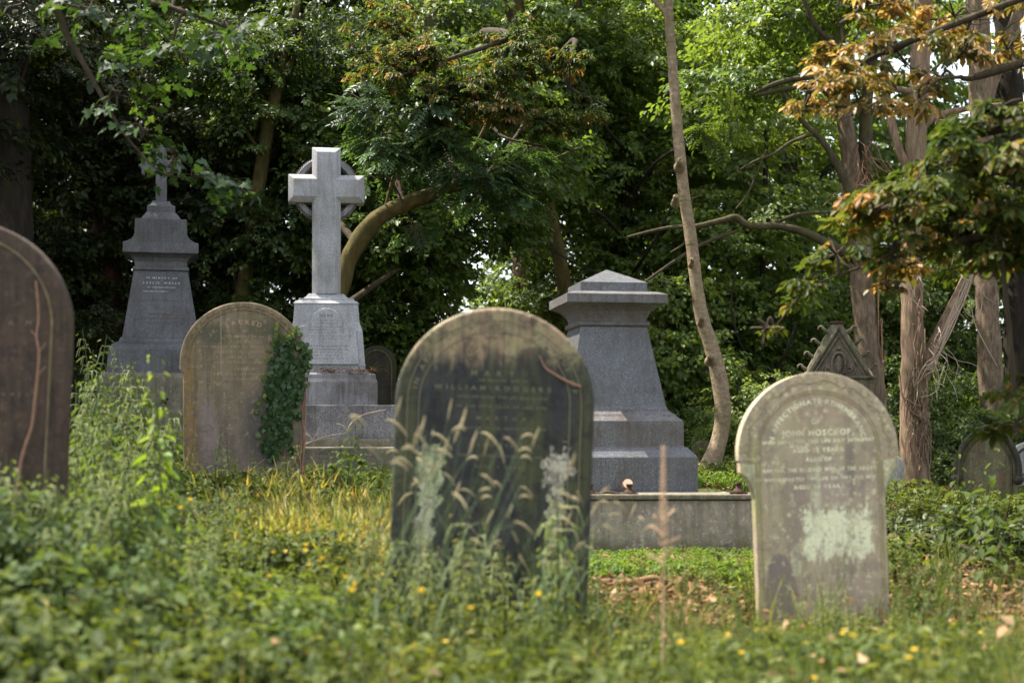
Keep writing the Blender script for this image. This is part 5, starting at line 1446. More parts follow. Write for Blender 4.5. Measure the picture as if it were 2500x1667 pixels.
H_BIG = [herb(rp, 13, .050, .42, .15, .52) for _ in range(6)]
H_FINE = [herb(rp, 12, .018, .12, .07, .5) for _ in range(4)]
T_SH = [tuft(rp, 10, .18) for _ in range(4)]
T_LG = [tuft(rp, 9, .38, .0048, .55) for _ in range(4)]
T_STRAP = [tuft(rp, 8, .24, .017, .9, .025) for _ in range(4)]
LIT = []
for _ in range(5):
    t = T()
    for q in range(3):
        v, f = place(leaf_obov(.065*rp.uniform(.6, 1.2), .5, rp.uniform(-.5, .6), rp.uniform(-.3, .5)), rz(rp.uniform(0, 6.3)) @ ry(rp.uniform(-.5, .3)) @ rx(rp.normal(0, .35)), (rp.normal(0, .05), rp.normal(0, .05), .014+rp.uniform(0, .012)))
        t.add(v, f, rp.normal(0, .2))
    LIT.append(t.done())
STONES_XY = [(-1.98, 5.5, .62, .16), (-.10, 5.78, .42, .15), (1.42, 6.5, .36, .15), (-1.73, 9.25, .42, .15)]
def bare(x, y):
    """how bare (leaf litter, little green) the earth is, 0..1"""
    a = np.exp(-(((x-.68)/.62)**2+((y-7.0)/.75)**2)**1.5)
    b = np.exp(-(((x-2.6)/.95)**2+((y-6.9)/1.35)**2)**1.5)
    c = np.exp(-(((x+.55)/.22)**2+((y-6.55)/.35)**2)**1.5)
    return np.clip(a+b+.9*c, 0, 1)
def lefty(x, y): return 1/(1+np.exp((x+.75+.1*(y-5))/.25))
def ypatch(x, y): return np.exp(-(((x+.95)/.5)**2+((y-7.5)/.6)**2)**1.3)
def hmap(x, y):
    h = .62+.12*lefty(x, y)+.5/(1+np.exp((x+1.55)/.15))*np.exp(-((y-4.6)/1.2)**2)
    h = h*(1-.45*np.exp(-((x-1.45)/.55)**2-((y-5.9)/.7)**2))*(1-.68*np.exp(-((x-.75)/.5)**2-((y-6.0)/1.0)**2))*(1-.6*np.exp(-((x-2.5)/.7)**2-((y-6.0)/.9)**2))
    return h*(1-.5*ypatch(x, y))
def field(n, x0, x1, y0, y1, dens, rng):
    """random ground points; sampled so that near and far ground are covered alike in the picture"""
    u = rng.random(n); y = y0*(y1/y0)**u
    n = int(n*1.35); u = rng.random(n); y = y0*(y1/y0)**u; half = y*.40+1.3
    x = rng.uniform(-1, 1, n)*half
    k = (x > x0) & (x < x1) & (rng.random(n) < dens(x, y))
    x, y = x[k], y[k]
    for sx, sy, a, b in STONES_XY:
        q = (abs(x-sx) < a) & (abs(y-sy) < b); x, y = x[~q], y[~q]
    return x, y
def sow(soup, tpls, x, y, scl, tint, rng, tj=.12, tilt=.18):
    n = len(x)
    if not n: return
    pos = np.stack([x, y, gz_np(x, y)], 1)
    Rm = rotbatch(rng.uniform(0, 6.28, n), rng.normal(0, tilt, n), rng.normal(0, tilt, n))
    sl = scl*rng.uniform(.7, 1.3, n)
    ti = np.broadcast_to(tint, (n,))+rng.normal(0, tj, n)
    w_ = rng.integers(0, len(tpls), n)
    for i, t in enumerate(tpls):
        q = w_ == i
        soup.add(t, pos[q], Rm[q], sl[q], ti[q])
def stuff(name, so, mat, label):
    o = so.build(name, [mat])
    tag(o, label, name.replace('_', ' '), kind='stuff')
    return o
def patchy(x, y, f, seed): return np.array([mnoise.noise((a*f, b*f, seed)) for a, b in zip(x, y)])
# herbs over the meadow
so = Soup()
x, y = field(9000, -9, 9, 2.3, 8.6, lambda x, y: np.clip(.62+1.3*patchy(x, y, 2.1, 31.), .15, 1)*(1-.93*bare(x, y))*(1-.8*ypatch(x, y))*np.where((y > 7.5) & (x > .05) & (x < 1.95), 0, 1), rp)
pn = patchy(x, y, 1.4, 2.0)
h = hmap(x, y)
k1 = pn > .05
ti = .42+.28*pn-.12*lefty(x, y)
sow(so, H_SM, x[k1], y[k1], 1.0*h[k1]/.62*.95, ti[k1], rp)
sow(so, H_MD, x[~k1], y[~k1], .78*h[~k1]/.62, ti[~k1], rp)
x, y = field(1500, -1, 9, 2.4, 6.6, lambda x, y: (1-bare(x, y))*(patchy(x, y, 1.3, 21.) > .0), rp)
sow(so, H_BIG, x, y, .45*hmap(x, y)/.62, .45, rp, .2)
x, y = field(2200, -1.2, 9, 2.4, 7, lambda x, y: 1-bare(x, y), rp)
sow(so, H_MD, x, y, .7*hmap(x, y)/.62, .42, rp, .18)
x, y = field(1500, -9, .2, 3.4, 7.6, lambda x, y: lefty(x, y)*(1-ypatch(x, y)), rp)
sow(so, H_BIG, x, y, .75*hmap(x, y)/.62*.8, .35+.25*patchy(x, y, 1.5, 4.), rp, .16)
x, y = field(3600, -9, 9, 8.2, 15, lambda x, y: np.where((abs(x-.7) < 1.35) & (y < 10.6), .0, .9), rp)
sow(so, H_SM, x, y, 1.15, .36+.2*patchy(x, y, 1.1, 5.), rp)
stuff('meadow_herbs', so, G_HERB, 'mixed low green herbs covering the churchyard ground')
so = Soup()
x, y = field(4000, -9, 9, 2.3, 9, lambda x, y: (1-.85*bare(x, y))*(1-.7*ypatch(x, y))*(.55+.45*(x > .4))*(1-.15*lefty(x, y))*np.where((y > 7.5) & (x > .05) & (x < 1.95), 0, 1), rp)
pn = patchy(x, y, 1.1, 9.0)
sow(so, T_SH, x, y, 1.1*hmap(x, y)/.62*(1+.3*pn), .42+.25*pn, rp, .15)
x, y = field(1500, -9, 9, 2.4, 7.4, lambda x, y: (1-.9*bare(x, y))*(.30+.25*np.exp(-((x+.05)/.5)**2)+.5*(x > 1.5)*(y > 5.6))*(1-.2*lefty(x, y)), rp)
sow(so, T_LG, x, y, 1.0, .45, rp, .2)
x, y = field(260, -9, 9, 2.4, 7, lambda x, y: (1-.9*bare(x, y))*(.6+.8*patchy(x, y, 1.8, 13.)), rp)
sow(so, T_LG, x, y, .8, .85, rp, .15, .35)
x, y = field(1500, -9, 9, 9, 15, lambda x, y: np.where((abs(x-.55) < 1.2) & (y < 10.7), .15, .8), rp)
sow(so, T_SH, x, y, 1.2, .4, rp)
stuff('meadow_grass', so, G_GRASS, 'loose green grass growing among the herbs and headstones')
so = Soup()
n = 2600; x = rp.uniform(.05, 1.9, n); y = rp.uniform(7.15, 8.85, n)
k = (bare(x, y) < rp.uniform(.25, .7, n)) & (rp.random(n) < .75+.5*patchy(x, y, 2.0, 3.0))
sow(so, H_SM, x[k], y[k], np.where(y[k] > 7.9, .30, .6), .55+.25*patchy(x[k], y[k], 1.7, 7.), rp)
x = rp.uniform(1.0, 2.4, 500); y = rp.uniform(10.4, 12.3, 500); sow(so, H_FINE, x, y, 1.0, .5, rp)
stuff('lime_ground_cover', so, G_LIME, 'bright lime green leafy ground cover in front of the kerb wall')
so = Soup()
n = 2200; a = rp.normal(0, .36, n); b = rp.normal(0, .42, n)
x = -.92+a*.95; y = 7.55+b*1.1
sow(so, T_STRAP, x, y, 1.1, .52, rp, .25)
stuff('yellowing_leaves', so, G_YELLOW, 'yellowing strap leaves in a sunny patch between two headstones')
so = Soup()
n = 7500; x = rp.uniform(-.9, 3.6, n); y = rp.uniform(5.4, 8.6, n); k = rp.random(n) < bare(x, y)*.95+.04
sow(so, LIT, x[k], y[k], .8, .45, rp, .25, .25)
x = rp.uniform(-2, 3.5, 900); y = rp.uniform(10.2, 13.5, 900); sow(so, LIT, x, y, .8, .45, rp, .25)
x, y = field(170, -9, 9, 2.4, 6.4, lambda x, y: .8+0*x, rp)
if len(x):
    pos = np.stack([x, y, gz_np(x, y)+hmap(x, y)*.30], 1); n = len(x)
    so.add(LIT[0], pos, rotbatch(rp.uniform(0, 6.3, n), rp.normal(0, .6, n), rp.normal(0, .6, n)), rp.uniform(.5, .9, n), rp.uniform(.5, .9, n))
# leaves and moss caught on the pedestal ledge of the ringed cross
n = 150; px_ = rp.uniform(770, 925, n); pos = np.array([P(u, 908-rp.uniform(-3, 6), 11.22) for u in px_])
so.add(LIT[1], pos, rotbatch(rp.uniform(0, 6.3, n), rp.normal(0, .3, n), rp.normal(0, .3, n)), rp.uniform(.2, .4, n), rp.uniform(.25, .6, n))
stuff('fallen_leaves', so, G_LITTER, 'brown fallen leaves scattered over bare earth and grass')

# ---- nettles and tall herbs, single plants
def stalk_plant(h, L, pairs, seed, wd=.5, whorl=2, catkin=0, leafmat_=G_NETTLE, droop=.5, bend=.06, tint=.45):
    r_ = np.random.default_rng(seed); rr = random.Random(seed)
    t_ = bpy.data.objects.new('x', None); COL.objects.link(t_)
    bx_, by_ = rr.uniform(-bend, bend), rr.uniform(-bend, bend)
    def at(f): return np.array([bx_*f*f, by_*f*f, h*f])
    mb = MB(); tube(mb, [(*at(f), .0042*(1-.6*f)) for f in (0, .3, .6, 1.0)], 5, 3)
    st = mb.build('stem', B_STEM, t_, 75)
    so = Soup(); tp = T()
    for i in range(pairs):
        f = .22+.78*(i+.5)/pairs
        l_ = L*(.55+.9*math.sin(math.pi*min(1, f*1.05))**1.0)*.75*(1.15-.55*f)
        a0 = i*math.pi/2+r_.normal(0, .25)
        for q in range(whorl):
            a = a0+q*2*math.pi/whorl
            R3 = rz(a) @ ry(r_.uniform(.0, droop)) @ rx(r_.normal(0, .2))
            pet = at(f)+R3 @ np.array([.02, 0, .008])
            v, ff = place(leaf_simple(l_*r_.uniform(.8, 1.15), wd, .3, .3), R3, pet)
            tp.add(v, ff, r_.normal(0, .1)+(.3 if f > .9 else 0))
    so.add(tp.done(), [(0, 0, 0)], np.eye(3)[None], [1.0], [tint])
    so.build('leaves', [leafmat_], t_)
    if catkin:
        mb = MB()
        for i in range(catkin):
            f = .62+.36*i/catkin
            for q in range(3):
                a = rr.uniform(0, 6.28); p0 = at(f); ln = rr.uniform(.035, .07)
                d = np.array([math.cos(a), math.sin(a), 0])
                tube(mb, [(*p0, .0016), (*(p0+d*ln*.5+np.array([0, 0, .004])), .0026), (*(p0+d*ln*.8-np.array([0, 0, ln*.7])), .0018)], 5, 2, .3, 60)
        mb.build('catkins', M_CATKIN, t_, 75)
    return t_
B_STEM = barkmat('green_stem', (.04,.06,.02), (.07,.09,.03), (.10,.11,.045))
M_CATKIN = NT('pale_catkins').fin((.17,.19,.075), .8, .2)
def plant_out(protos, name, spots, label, cat, group, rng):
    kids = [children_of(p) for p in protos]
    used = [False]*len(protos)
    for i, (x, y, sc_, *lab) in enumerate(spots):
        j = i % len(protos)
        if not used[j]: o = protos[j]; used[j] = True
        else: o = copy_tree(protos[j], kids=kids[j])
        o.name = name
        o.location = (x, y, gz(x, y)-.01)
        o.rotation_euler = (rng.normal(0, .07), rng.normal(0, .07), rng.uniform(0, 6.28))
        o.scale = (sc_, sc_, sc_)
        tag(o, lab[0] if lab else label, cat, group)
def pxspot(u, vtop, Y, hplant):
    """ground spot in column u, scaled so that its tip reaches row vtop"""
    p = P(u, vtop, Y)
    return p.x, Y, max(.35, min(1.6, (p.z-gz(p.x, Y))/hplant))
rs0 = random.Random(21)
rpl = np.random.default_rng(5)
net = [stalk_plant(.9, .10, 11, 100+i, .52, 2, 7) for i in range(4)]
sp_ = []
for u, v, Y in ((205,800,8.3),(222,835,7.9),(245,785,8.6),(262,860,8.0),(285,900,7.6),(300,840,8.6),(322,890,8.2),(345,925,7.8),(362,960,7.4),(238,920,7.2),(200,900,7.2),(265,960,6.9),(310,985,6.8),(350,1010,6.6),(395,985,7.8),(405,1040,7.0),(228,1000,6.4),(290,1045,6.2),(215,1060,5.9),(372,1070,6.2),(182,960,7.0),(330,950,7.2),(250,880,8.3)):
    sp_.append(pxspot(u, v, Y, .92))
plant_out(net, 'nettle', sp_, 'stinging nettle with pale hanging catkins left of the ochre headstone', 'nettle', 'nettles left of the ivy-clad headstone', rpl)
pale = [stalk_plant(.8, .07, 14, 140, .4, 3, 0, G_LIME, .8, .05, .7)]
x, y, s_ = pxspot(392, 845, 5.6, .8)
plant_out(pale, 'flowering_herb', [(x, y, s_*1.0)], 'pale yellow-green flower spike standing before the sooty monument', 'herb', None, rpl)
tall = [stalk_plant(.9, .13, 7, 150+i, .62, 2, 0, G_BRAMBLE, .6, .06, .7) for i in range(3)]
sp_ = [pxspot(u, v, Y, .9) for u, v, Y in ((2330,1090,8.4),(2395,1070,8.2),(2425,1130,8.0),(2365,1150,7.8),(2450,1180,7.6),(2300,1180,8.4),(2480,1120,8.0),(2410,1200,7.4))]
plant_out(tall, 'tall_herb', sp_, 'tall broad-leaved herb before the pointed-arch headstone', 'herb', 'tall herbs at the right', rpl)
br = [stalk_plant(.6, .14, 6, 160+i, .78, 3, 0, G_NETTLE, .5, .12, .45) for i in range(3)]
sp_ = [pxspot(u, v, Y, .6) for u, v, Y in ((770,1125,9.6),(815,1090,9.9),(850,1075,9.8),(885,1095,9.7),(910,1120,9.6),(835,1150,9.3),(880,1160,9.2),(790,1165,9.3),(865,1030,10.0))]
plant_out(br, 'bramble', sp_, 'bramble with broad toothed leaves before the cross kerb', 'bramble', 'brambles before the kerb of the ringed cross', rpl)
sm = [stalk_plant(.5, .055, 9, 170+i, .5, 2, 3, G_NETTLE, .5, .06, .6) for i in range(3)]
sp_ = [pxspot(u, v, Y, .5) for u, v, Y in ((520,1055,8.6),(560,1075,8.7),(480,1110,8.3),(610,1110,8.6),(640,1120,8.5),(450,1085,8.6),(1338,1168,5.2),(1355,1200,5.1),(1030,1320,5.0),(690,1105,8.4),(700,1060,8.7))]
plant_out(sm, 'nettle', sp_, 'small young nettle in front of a headstone foot', 'nettle', 'small nettles before the headstones', rpl)
sp_ = []
for i in range(34):
    u = rs0.uniform(120, 800); Y = rs0.uniform(4.3, 7.0)
    v = 1195+(u-120)*.15+(7-Y)*60+rs0.uniform(-40, 90)
    sp_.append(pxspot(u, v, Y, .62))
for i in range(34):
    u = rs0.uniform(165, 430); Y = rs0.uniform(5.6, 7.8)
    sp_.append(pxspot(u, 880+(430-u)*-.1+(7.8-Y)*115+rs0.uniform(-20, 110), Y, .62))
for i in range(100):
    u = rs0.uniform(-20, 560); Y = rs0.uniform(4.5, 6.2)
    sp_.append(pxspot(u, 1115+u*.26+(6.2-Y)*80+rs0.uniform(-40, 110), Y, .62))
for i in range(44):
    u = rs0.uniform(180, 640); Y = rs0.uniform(5.4, 7.2)
    sp_.append(pxspot(u, 1030+(u-180)*.28+(7.2-Y)*70+rs0.uniform(-20, 110), Y, .62))
for i in range(22):
    u = rs0.uniform(430, 760); Y = rs0.uniform(7.2, 8.8)
    sp_.append(pxspot(u, 1110+(8.8-Y)*60+rs0.uniform(-30, 60), Y, .62))
sh_ = [stalk_plant(.62, .080, 11, 180+i, .55, 2, 5, G_NETTLE, .55, .08, .5) for i in range(4)]
for i in range(26):
    u = rs0.uniform(-30, 300); sp_.append(pxspot(u, 1085+u*.12+rs0.uniform(0, 150), rs0.uniform(4.7, 5.3), .62))
plant_out(sh_, 'nettle', sp_, 'young nettle shoot standing out of the leafy bushes at the left', 'nettle', 'nettle shoots in the left foreground', rpl)
sp_ = []
for i in range(26): sp_.append(pxspot(rs0.uniform(945, 1420), rs0.uniform(1215, 1390), rs0.uniform(4.7, 5.5), .5))
wd_ = [stalk_plant(.5, .05, 10, 190+i, .42, 2, 4, G_HERB, .6, .1, .6) for i in range(4)]
plant_out(wd_, 'weed', sp_, 'slim leafy weed at the foot of the middle dark headstone', 'weed', 'weeds at the foot of the middle dark headstone', rpl)
sp_ = [pxspot(rs0.uniform(1840, 2200), rs0.uniform(1390, 1480), rs0.uniform(5.5, 6.2), .5) for i in range(14)]
wd2_ = [stalk_plant(.5, .05, 10, 195+i, .42, 2, 3, G_HERB, .6, .1, .6) for i in range(3)]
plant_out(wd2_, 'weed', sp_, 'slim leafy weed at the foot of the pale buff headstone', 'weed', 'weeds at the foot of the pale buff headstone', rpl)
# leafy mounds in the lower left corner
def mound(label, spots, seed, tint=.4, mat=G_BRAMBLE):
    c0 = np.mean([s_[0] for s_ in spots], axis=0)
    base = (float(c0[0]), float(c0[1]), gz(c0[0], c0[1]))
    t_ = thing('bramble_bush', label, 'bush', base, group='leafy bushes at the lower left')
    r_ = np.random.default_rng(seed)
    mb = MB()
    for c, rad, n in spots:
        for _ in range(8):
            e = np.array(c)+r_.normal(0, .5, 3)*np.array(rad)
            b_ = np.array([c[0]+r_.normal(0, .08), c[1]+r_.normal(0, .08), gz(c[0], c[1])-.03])
            tube(mb, [(*b_, .005), (*((b_+e)/2+r_.normal(0, .04, 3)), .004), (*e, .002)], 5, 3)
    mb.build('stem', B_STEM, t_, 75, origin=base)
    so = Soup(); crown_fill(so, r_, SP_BR, [(np.array(c), np.array(r2_), n) for c, r2_, n in spots], tint, .14, (.7, 1.1), (-.1, .5), .6)
    so.build('foliage', [mat, B_STEM], t_, origin=base)
SP_BR = [spray(rp, 'simple', .050, 30, .26) for _ in range(4)]
def gp(u, v, Y, rxy, rz_, n): return (tuple(P(u, v, Y)), (rxy, rxy, rz_), n)
mound('dark bramble bush at the very left under the brown headstone', [gp(60,1290,5.0,.34,.18,26), gp(20,1420,4.6,.3,.2,28), gp(150,1290,5.3,.32,.14,16)], 201, .35, G_NETTLE)
mound('bramble bush right of the brown headstone foot', [gp(250,1410,5.0,.36,.14,18), gp(340,1385,5.6,.4,.10,12), gp(190,1440,4.6,.3,.14,18)], 202, .5, G_NETTLE)
mound('bramble bush in the lower left meadow before the ochre headstone', [gp(460,1425,5.8,.42,.08,10), gp(420,1480,5.0,.36,.1,14), gp(570,1440,5.6,.4,.08,9)], 203, .5, G_NETTLE)
mound('sunny bramble bush left of the middle dark headstone', [gp(700,1500,5.2,.34,.07,18), gp(610,1520,4.6,.3,.09,22), gp(800,1540,4.8,.3,.07,16)], 204, .6, G_NETTLE)
mound('bramble bush in the bottom left corner', [gp(180,1560,4.3,.26,.12,18), gp(60,1560,4.2,.26,.14,20), gp(330,1600,4.3,.28,.1,12)], 205, .5, G_NETTLE)

# ---- seed-headed grasses
def seed_grass(h, lean, seed, nod=True):
    rr = random.Random(seed)
    t_ = bpy.data.objects.new('x', None); COL.objects.link(t_)
    a = rr.uniform(-.3, .3)
    d = np.array([math.cos(a), math.sin(a), 0])
    def at(f): return d*lean*f*f+np.array([0, 0, h*f])
    mb = MB(); tube(mb, [(*at(f), .0012*(1-.4*f)) for f in (0, .35, .7, 1.0)], 4, 4)
    mb.build('stem', M_GSTEM, t_, 75)
    p = at(1.0); mb = MB()
    k = rr.uniform(.024, .058); nd_ = rr.uniform(-.3, 1.0); fat = rr.uniform(.75, 1.25)
    pts = [(*p, .0014)]
    for i in range(1, 6):
        f = i/5
        q = p+d*k*(1.15 if nod else .5)*f+np.array([0, 0, (k*nd_*f-k*.75*f*f) if nod else k*1.1*f])
        pts.append((*q, fat*(.0025, .0036, .0036, .0030, .0014)[i-1]))
    tube(mb, pts, 6, 3, .35, 120)
    mb.build('seed_head', M_SEED, t_, 75)
    mb = MB()
    for s_ in (.25, .5):
        b_ = at(s_); a2 = a+rr.uniform(-1.2, 1.2); dd = np.array([math.cos(a2), math.sin(a2), 0])
        sd = np.array([-dd[1], dd[0], 0])*.0018
        v_ = [b_-sd, b_+sd, b_+dd*.06+np.array([0,0,.10])+sd, b_+dd*.06+np.array([0,0,.10])-sd, b_+dd*.17+np.array([0,0,.12])]
        mb.add(v_, [(0,1,2,3), (3,2,4)])
    mb.build('blade', M_GSTEM, t_, 75)
    return t_
M_GSTEM = NT('grass_stem').fin((.065,.095,.035), .6, .3)
m = leafmat('grass_seed_heads', [(.34,.29,.17), (.44,.39,.24), (.5,.45,.30)], .35, .7, .2, (1, 1, .9)); M_SEED = m
gr = [seed_grass(.62, .06+.028*i, 300+i, i % 3 != 2) for i in range(10)]
sp_ = []
rs = random.Random(12)
for u, v in ((1000,930),(1075,975),(1135,1020),(1010,1030),(1040,1045),(1090,1060),(1250,1018),(1285,1035),(1232,1042),(1090,1085),(1165,1075),(1140,1040),(1268,1068),(1000,1065),(985,1080),(1110,1100),(1075,1150),(1185,1105),(1160,1130),(1050,1110),(1195,1130),(1020,1160),(965,1080),(1240,1165),(1325,1142),(1390,1165),(1370,1210),(1400,1225),(1430,1190),(1485,1255),(1580,1260),(1300,1250),(1345,1270),(1420,1260),(1110,1260),(1180,1250),(1250,1300),(1460,1230),(1290,1200),(1060,1210),(1375,1300),(1440,1330),(1320,1340),(1210,1350)):
    for q in range(2): sp_.append((u+q*rs.uniform(-55, 55), v+q*rs.uniform(-20, 70), rs.uniform(4.4, 5.2), 'nodding seed-headed grass stem before the middle dark headstone'))
for u, v in ((2180,1330),(2215,1270),(2235,1360),(2290,1290),(2300,1370),(2335,1310),(2360,1350),(2420,1330),(2440,1290),(2470,1350),(2200,1400),(2265,1420),(2400,1400),(2150,1290),(2120,1280),(2480,1420),(2095,1290),(2340,1430),(2160,1420)):
    sp_.append((u, v, rs.uniform(5.0, 6.0), 'seed-headed grass stem right of the pale buff headstone'))
kids = [children_of(p) for p in gr]; used = [False]*10
for i, (u, v, Y, lab) in enumerate(sp_):
    j = i % 10
    if not used[j]: o = gr[j]; used[j] = True
    else: o = copy_tree(gr[j], kids=kids[j])
    p = P(u, v, Y); z0 = gz(p.x, Y); sc_ = max(.5, min(1.5, (p.z-z0)/.64))
    o.name = 'seed_grass'
    rot = rs.choice([0, .2, -.2, 0.4, -.4, 3.0, 2.7]) if v > 1060 else rs.uniform(-.3, .3)
    o.location = (p.x-.16*sc_*math.cos(rot), Y-.16*sc_*math.sin(rot), z0-.01)
    o.rotation_euler = (rs.gauss(0, .05), rs.gauss(0, .05), rot)
    o.scale = (1.0, 1.0, sc_) if sc_ > 1 else (sc_*.9+.1, sc_*.9+.1, sc_)
    tag(o, lab, 'grass stem', 'seed-headed grass stems '+('before the dark headstone' if 'dark' in lab else 'at the right'))
# dried dock stalk
p = P(1617, 1360, 4.5); z0 = gz(p.x, 4.5)
t_ = thing('dock_stalk', 'dry reddish-tan dock stalk standing blurred before the kerb wall', 'dry stalk', (p.x, 4.5, z0))
zt = P(1617, 1090, 4.5).z-z0
M_DOCK = NT('dry_dock'); M_DOCK = M_DOCK.fin(M_DOCK.mix(M_DOCK.noise(60, 3, .6), (.30,.18,.11), (.50,.35,.22)), .8, .2)
mb = MB(); tube(mb, [(0,0,-.02,.0034),(.003,0,zt*.5,.003),(.004,0,zt,.0016)], 6, 4); mb.build('stem', M_DOCK, t_, 75)
mb = MB()
for i in range(70):
    f = .62+.38*(i/69); a = i*2.4; r_ = .012*(1.2-f)
    blob(mb, (r_*2*math.cos(a)+.004, r_*2*math.sin(a), zt*f), (.0042, .0042, .004), .3, 1)
for k, (f, L) in enumerate(((.62,.05),(.66,.04),(.72,.035),(.55,.045),(.70,.03),(.58,.03))):
    a = (0, 3.1, .3, 2.9, 3.4, -.2)[k]
    for i in range(8):
        q = i/7; blob(mb, (.004+L*q*math.cos(a), L*q*math.sin(a), zt*f+.028*q), (.006, .005, .005), .3, 1)
mb.build('seed_cluster', M_DOCK, t_, 75)
# buttercups
M_PETAL = leafmat('yellow_petals', [(.62,.42,.015), (.72,.50,.02)], .3, .4, .4, (1, 1, 1))
t_ = bpy.data.objects.new('buttercup', None); COL.objects.link(t_)
mb = MB(); tube(mb, [(0,0,0,.0013),(.005,0,.15,.0012),(.0,.004,.3,.001)], 4, 3); mb.build('stem', M_GSTEM, t_, 75)
mb = MB()
for k in range(5):
    a = k*2*math.pi/5
    M_ = Matrix.Translation((0, .004, .3)) @ Matrix.Rotation(a, 4, 'Z') @ Matrix.Rotation(-.45, 4, 'Y')
    mb.add([(0,0,0),(.006,.0045,.001),(.0115,.004,.003),(.0115,-.004,.003),(.006,-.0045,.001)], [(0,1,2,3,4)], 0, M_)
blob(mb, (0, .004, .302), (.003, .003, .003), .1, 1)
mb.build('petals', M_PETAL, t_, 75)
kid = children_of(t_)
bc = [(435,1212),(445,1225),(508,1218),(455,1243),(660,1350),(690,1343),(720,1330),(735,1330),(780,1365),(790,1372),(805,1375),(650,1410),(850,1427),(835,1410),(845,1440),(830,1395),(917,1443),(1020,1440),(1030,1442),(875,1395),(455,1490),(500,1580),(930,1620),(1005,1585),(1155,1650),(1115,1325),(1160,1350),(1345,1435),(1510,1543),(1706,1552),(1780,1570),(1968,1570),(1050,1560),(2050,1545),(2055,1552),(2075,1540),(1970,1650),(2245,1605),(2405,1515),(2280,1575),(2385,1540),(1195,1485),(1830,1590),(1760,1545)]
for i, (u, v) in enumerate(bc):
    o = t_ if i == 0 else copy_tree(t_, kids=kid)
    Y = rs.uniform(4.0, 5.2) if v > 1400 else rs.uniform(5.2, 6.2)
    p = P(u, v, Y); z0 = gz(p.x, Y); sc_ = max(.5, (p.z-z0)/.3)
    o.name = 'buttercup'; o.location = (p.x, Y, z0); o.scale = (1.05, 1.05, sc_)
    o.rotation_euler = (rs.gauss(0, .12), rs.gauss(0, .12), rs.uniform(0, 6))
    tag(o, 'small yellow buttercup flower on a thin stem in the foreground meadow', 'flower', 'buttercups in the meadow')

# ---- ivy on the ochre headstone
loc = Vector(t2.location); Mt = Matrix.Translation(loc) @ t2.rotation_euler.to_matrix().to_4x4()
iv = thing('ivy', 'green ivy climbing the right half of the ochre sandstone headstone', 'ivy', loc, tuple(t2.rotation_euler))
s = S(Ye)
def ivx(u): return (u-598)*s
IV = [(640,985,9),(655,905,8),(722,560,9),(735,480,8),(700,700,9),(1000,335,8),(1075,480,12),(690,860,8),(905,360,8),(760,420,8),(640,1180,9),(1060,760,8),(1075,600,10),(800,265,6),(798,300,8),(800,340,10),(800,380,14),(855,345,8),(960,295,10),(940,330,12),(925,375,20),(900,400,18),(800,430,28),(870,440,34),(935,420,22),(830,490,46),(890,500,46),(1010,450,40),(1050,440,26),(790,560,44),(850,570,60),(930,560,50),(1030,540,46),(1070,520,22),(800,640,50),(870,650,60),(960,640,50),(1040,620,40),(770,720,44),(850,730,66),(940,720,66),(1030,700,34),(740,800,44),(820,810,66),(910,800,66),(990,790,40),(740,880,44),(830,890,70),(930,880,66),(1000,860,26),(740,960,36),(830,970,70),(930,960,56),(790,1050,66),(880,1050,66),(960,1010,40),(700,1040,20),(690,1130,26),(780,1140,66),(870,1130,60),(740,1220,46),(830,1230,60),(900,1220,34),(720,1300,40),(800,1310,46),(920,1310,24),(760,1380,36),(690,1250,22)]
def ivy_leaf(L):
    o = [(0,0),(-.05,.3),(.12,.52),(.36,.34),(.62,.36),(.7,.2),(1,0),(.7,-.2),(.62,-.36),(.36,-.34),(.12,-.52),(-.05,-.3)]
    v = np.array([[a*L, b*L, .10*L*abs(b)] for a, b in o]+[[.35*L, 0, -.03*L]])
    n = len(o); return v, np.array([[n, i, (i+1) % n] for i in range(n)])
tp = T(); ri = np.random.default_rng(31)
for x_, y_, r_ in IV:
    for _ in range(int(3+r_*.5)):
        a = ri.uniform(0, 6.28); q = r_*math.sqrt(ri.random())
        u = 440+(x_+q*math.cos(a)*1.0)/3.409; v = 720+(y_+q*math.sin(a))/3.409
        lx_ = ivx(u); ly = -.008-ri.uniform(0, .045)
        R3 = rx(math.pi/2) @ rz(-math.pi/2+ri.normal(0, .6)) @ ry(ri.uniform(-.1, .75)) @ rx(ri.normal(0, .4))
        vv, ff = place(ivy_leaf(ri.uniform(.014, .040)), R3, (lx_, ly, ez(v)+.015))
        tp.add(vv, ff, ri.normal(0, .16)+(.45 if r_ < 20 else 0)+(.2 if ri.random() < .08 else 0))
so = Soup(); so.add(tp.done(), [(0, 0, 0)], np.eye(3)[None], [1.0], [.42]); so.build('leaves', [L_IVY], iv)
mb = MB()
for line in ([(800,1400),(790,1250),(830,1100),(800,950),(820,800),(800,600),(800,430),(798,270)], [(860,1400),(880,1200),(930,1000),(960,800),(950,600),(930,420),(960,300)], [(1010,1500),(1025,1300),(1035,1100),(1045,900),(1050,700),(1060,560)], [(1000,1480),(1000,1300),(1030,1150),(1015,1000),(1040,820)], [(1030,1520),(1015,1380),(1040,1220),(1030,1080)], [(940,1420),(980,1300),(1010,1200)], [(900,1450),(960,1350),(1020,1290)]):
    tube(mb, [(ivx(440+a/3.409), -.010, ez(720+b/3.409), .006*(1-.6*i/len(line))) for i, (a, b) in enumerate(line)], 5, 4, .2, 30)
mb.build('stem', M_STEM, iv, 75)
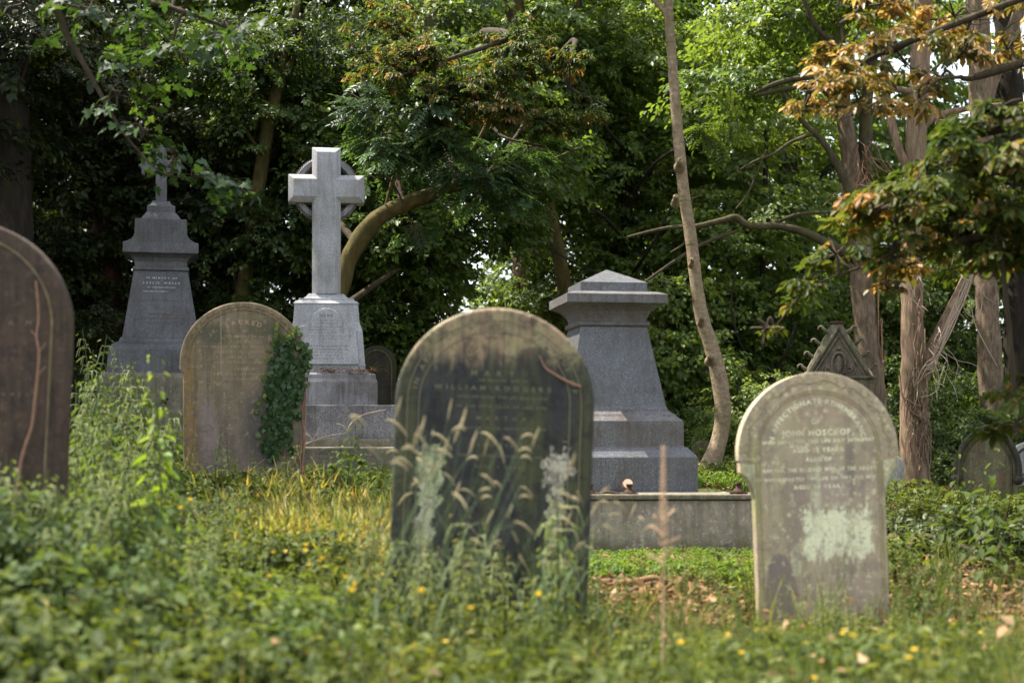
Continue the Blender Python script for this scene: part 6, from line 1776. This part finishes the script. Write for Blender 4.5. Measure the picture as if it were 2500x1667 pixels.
# dry twigs on the kerb of the ringed cross
def wz(x_, y_): return (700+x_/4.125, 880+y_/4.125)
for lab, pts in (('dry pale twig lying along the ledge of the cross kerb', [(180,850),(260,820),(380,790),(500,785)]), ('thin dry twig slanting across the ledge of the cross kerb', [(185,840),(330,790),(450,755),(600,735)]),
                 ('dry twig arching up before the upper slab of the cross kerb', [(612,720),(640,650),(700,590),(790,540),(995,495)]), ('forked dry twig at the left of the cross kerb ledge', [(190,735),(240,770),(262,800),(300,740),(340,660)]),
                 ('short dry twig leaning on the upper slab of the cross kerb', [(500,640),(550,650),(600,690),(615,770)])):
    stem_thing('dry_twig', lab, 'twig', [wz(a, b) for a, b in pts][::-1], 10.5, .008, M_PALESTEM)
# fern frond and fallen branch
th_ = thing('fallen_branch', 'bare fallen branch lying on the leaf litter before the kerb wall', 'branch', P(1560, 1440, 7.2))
mb = MB(); o_ = P(1560, 1440, 7.2)
zz = lambda x, y: gz(x, y)+.03-o_.z
tube(mb, [(-.22, .25, zz(o_.x-.22, 7.45), .014), (-.1, .1, zz(o_.x-.1, 7.3), .016), (.0, .02, zz(o_.x, 7.2)+.02, .017), (.08, -.03, zz(o_.x+.08, 7.2)+.04, .015), (.16, .0, zz(o_.x+.16, 7.2)+.01, .01), (.2, .06, zz(o_.x+.2, 7.2), .006)], 8, 4, .25, 20)
mb.build('bark', M_LOGBARK, th_, 75)
fr = thing('fern', 'small fern frond sprouting beside the ringed cross pedestal', 'fern', P(905, 905, 11.3))
tp = T(); rf = np.random.default_rng(3)
for k, (dx_, dz_, L) in enumerate(((.16,-.09,.26),(.10,.04,.16),(.05,.10,.12))):
    for i in range(12):
        f = .12+.88*i/12
        c = np.array([dx_*f*1.3, -.02*f, dz_*f*f+.03*math.sin(3*f)])
        for sg in (-1, 1):
            v, ff = place(leaf_simple(.05*(1.1-f), .32, .2, .1), rz(sg*1.2) @ rx(sg*.5), c); tp.add(v, ff, rf.normal(0, .15)+(.5 if k == 0 and f > .5 else 0))
so = Soup(); so.add(tp.done(), [(0,0,0)], np.eye(3)[None], [1.0], [.4]); so.build('frond', [G_HERB], fr)
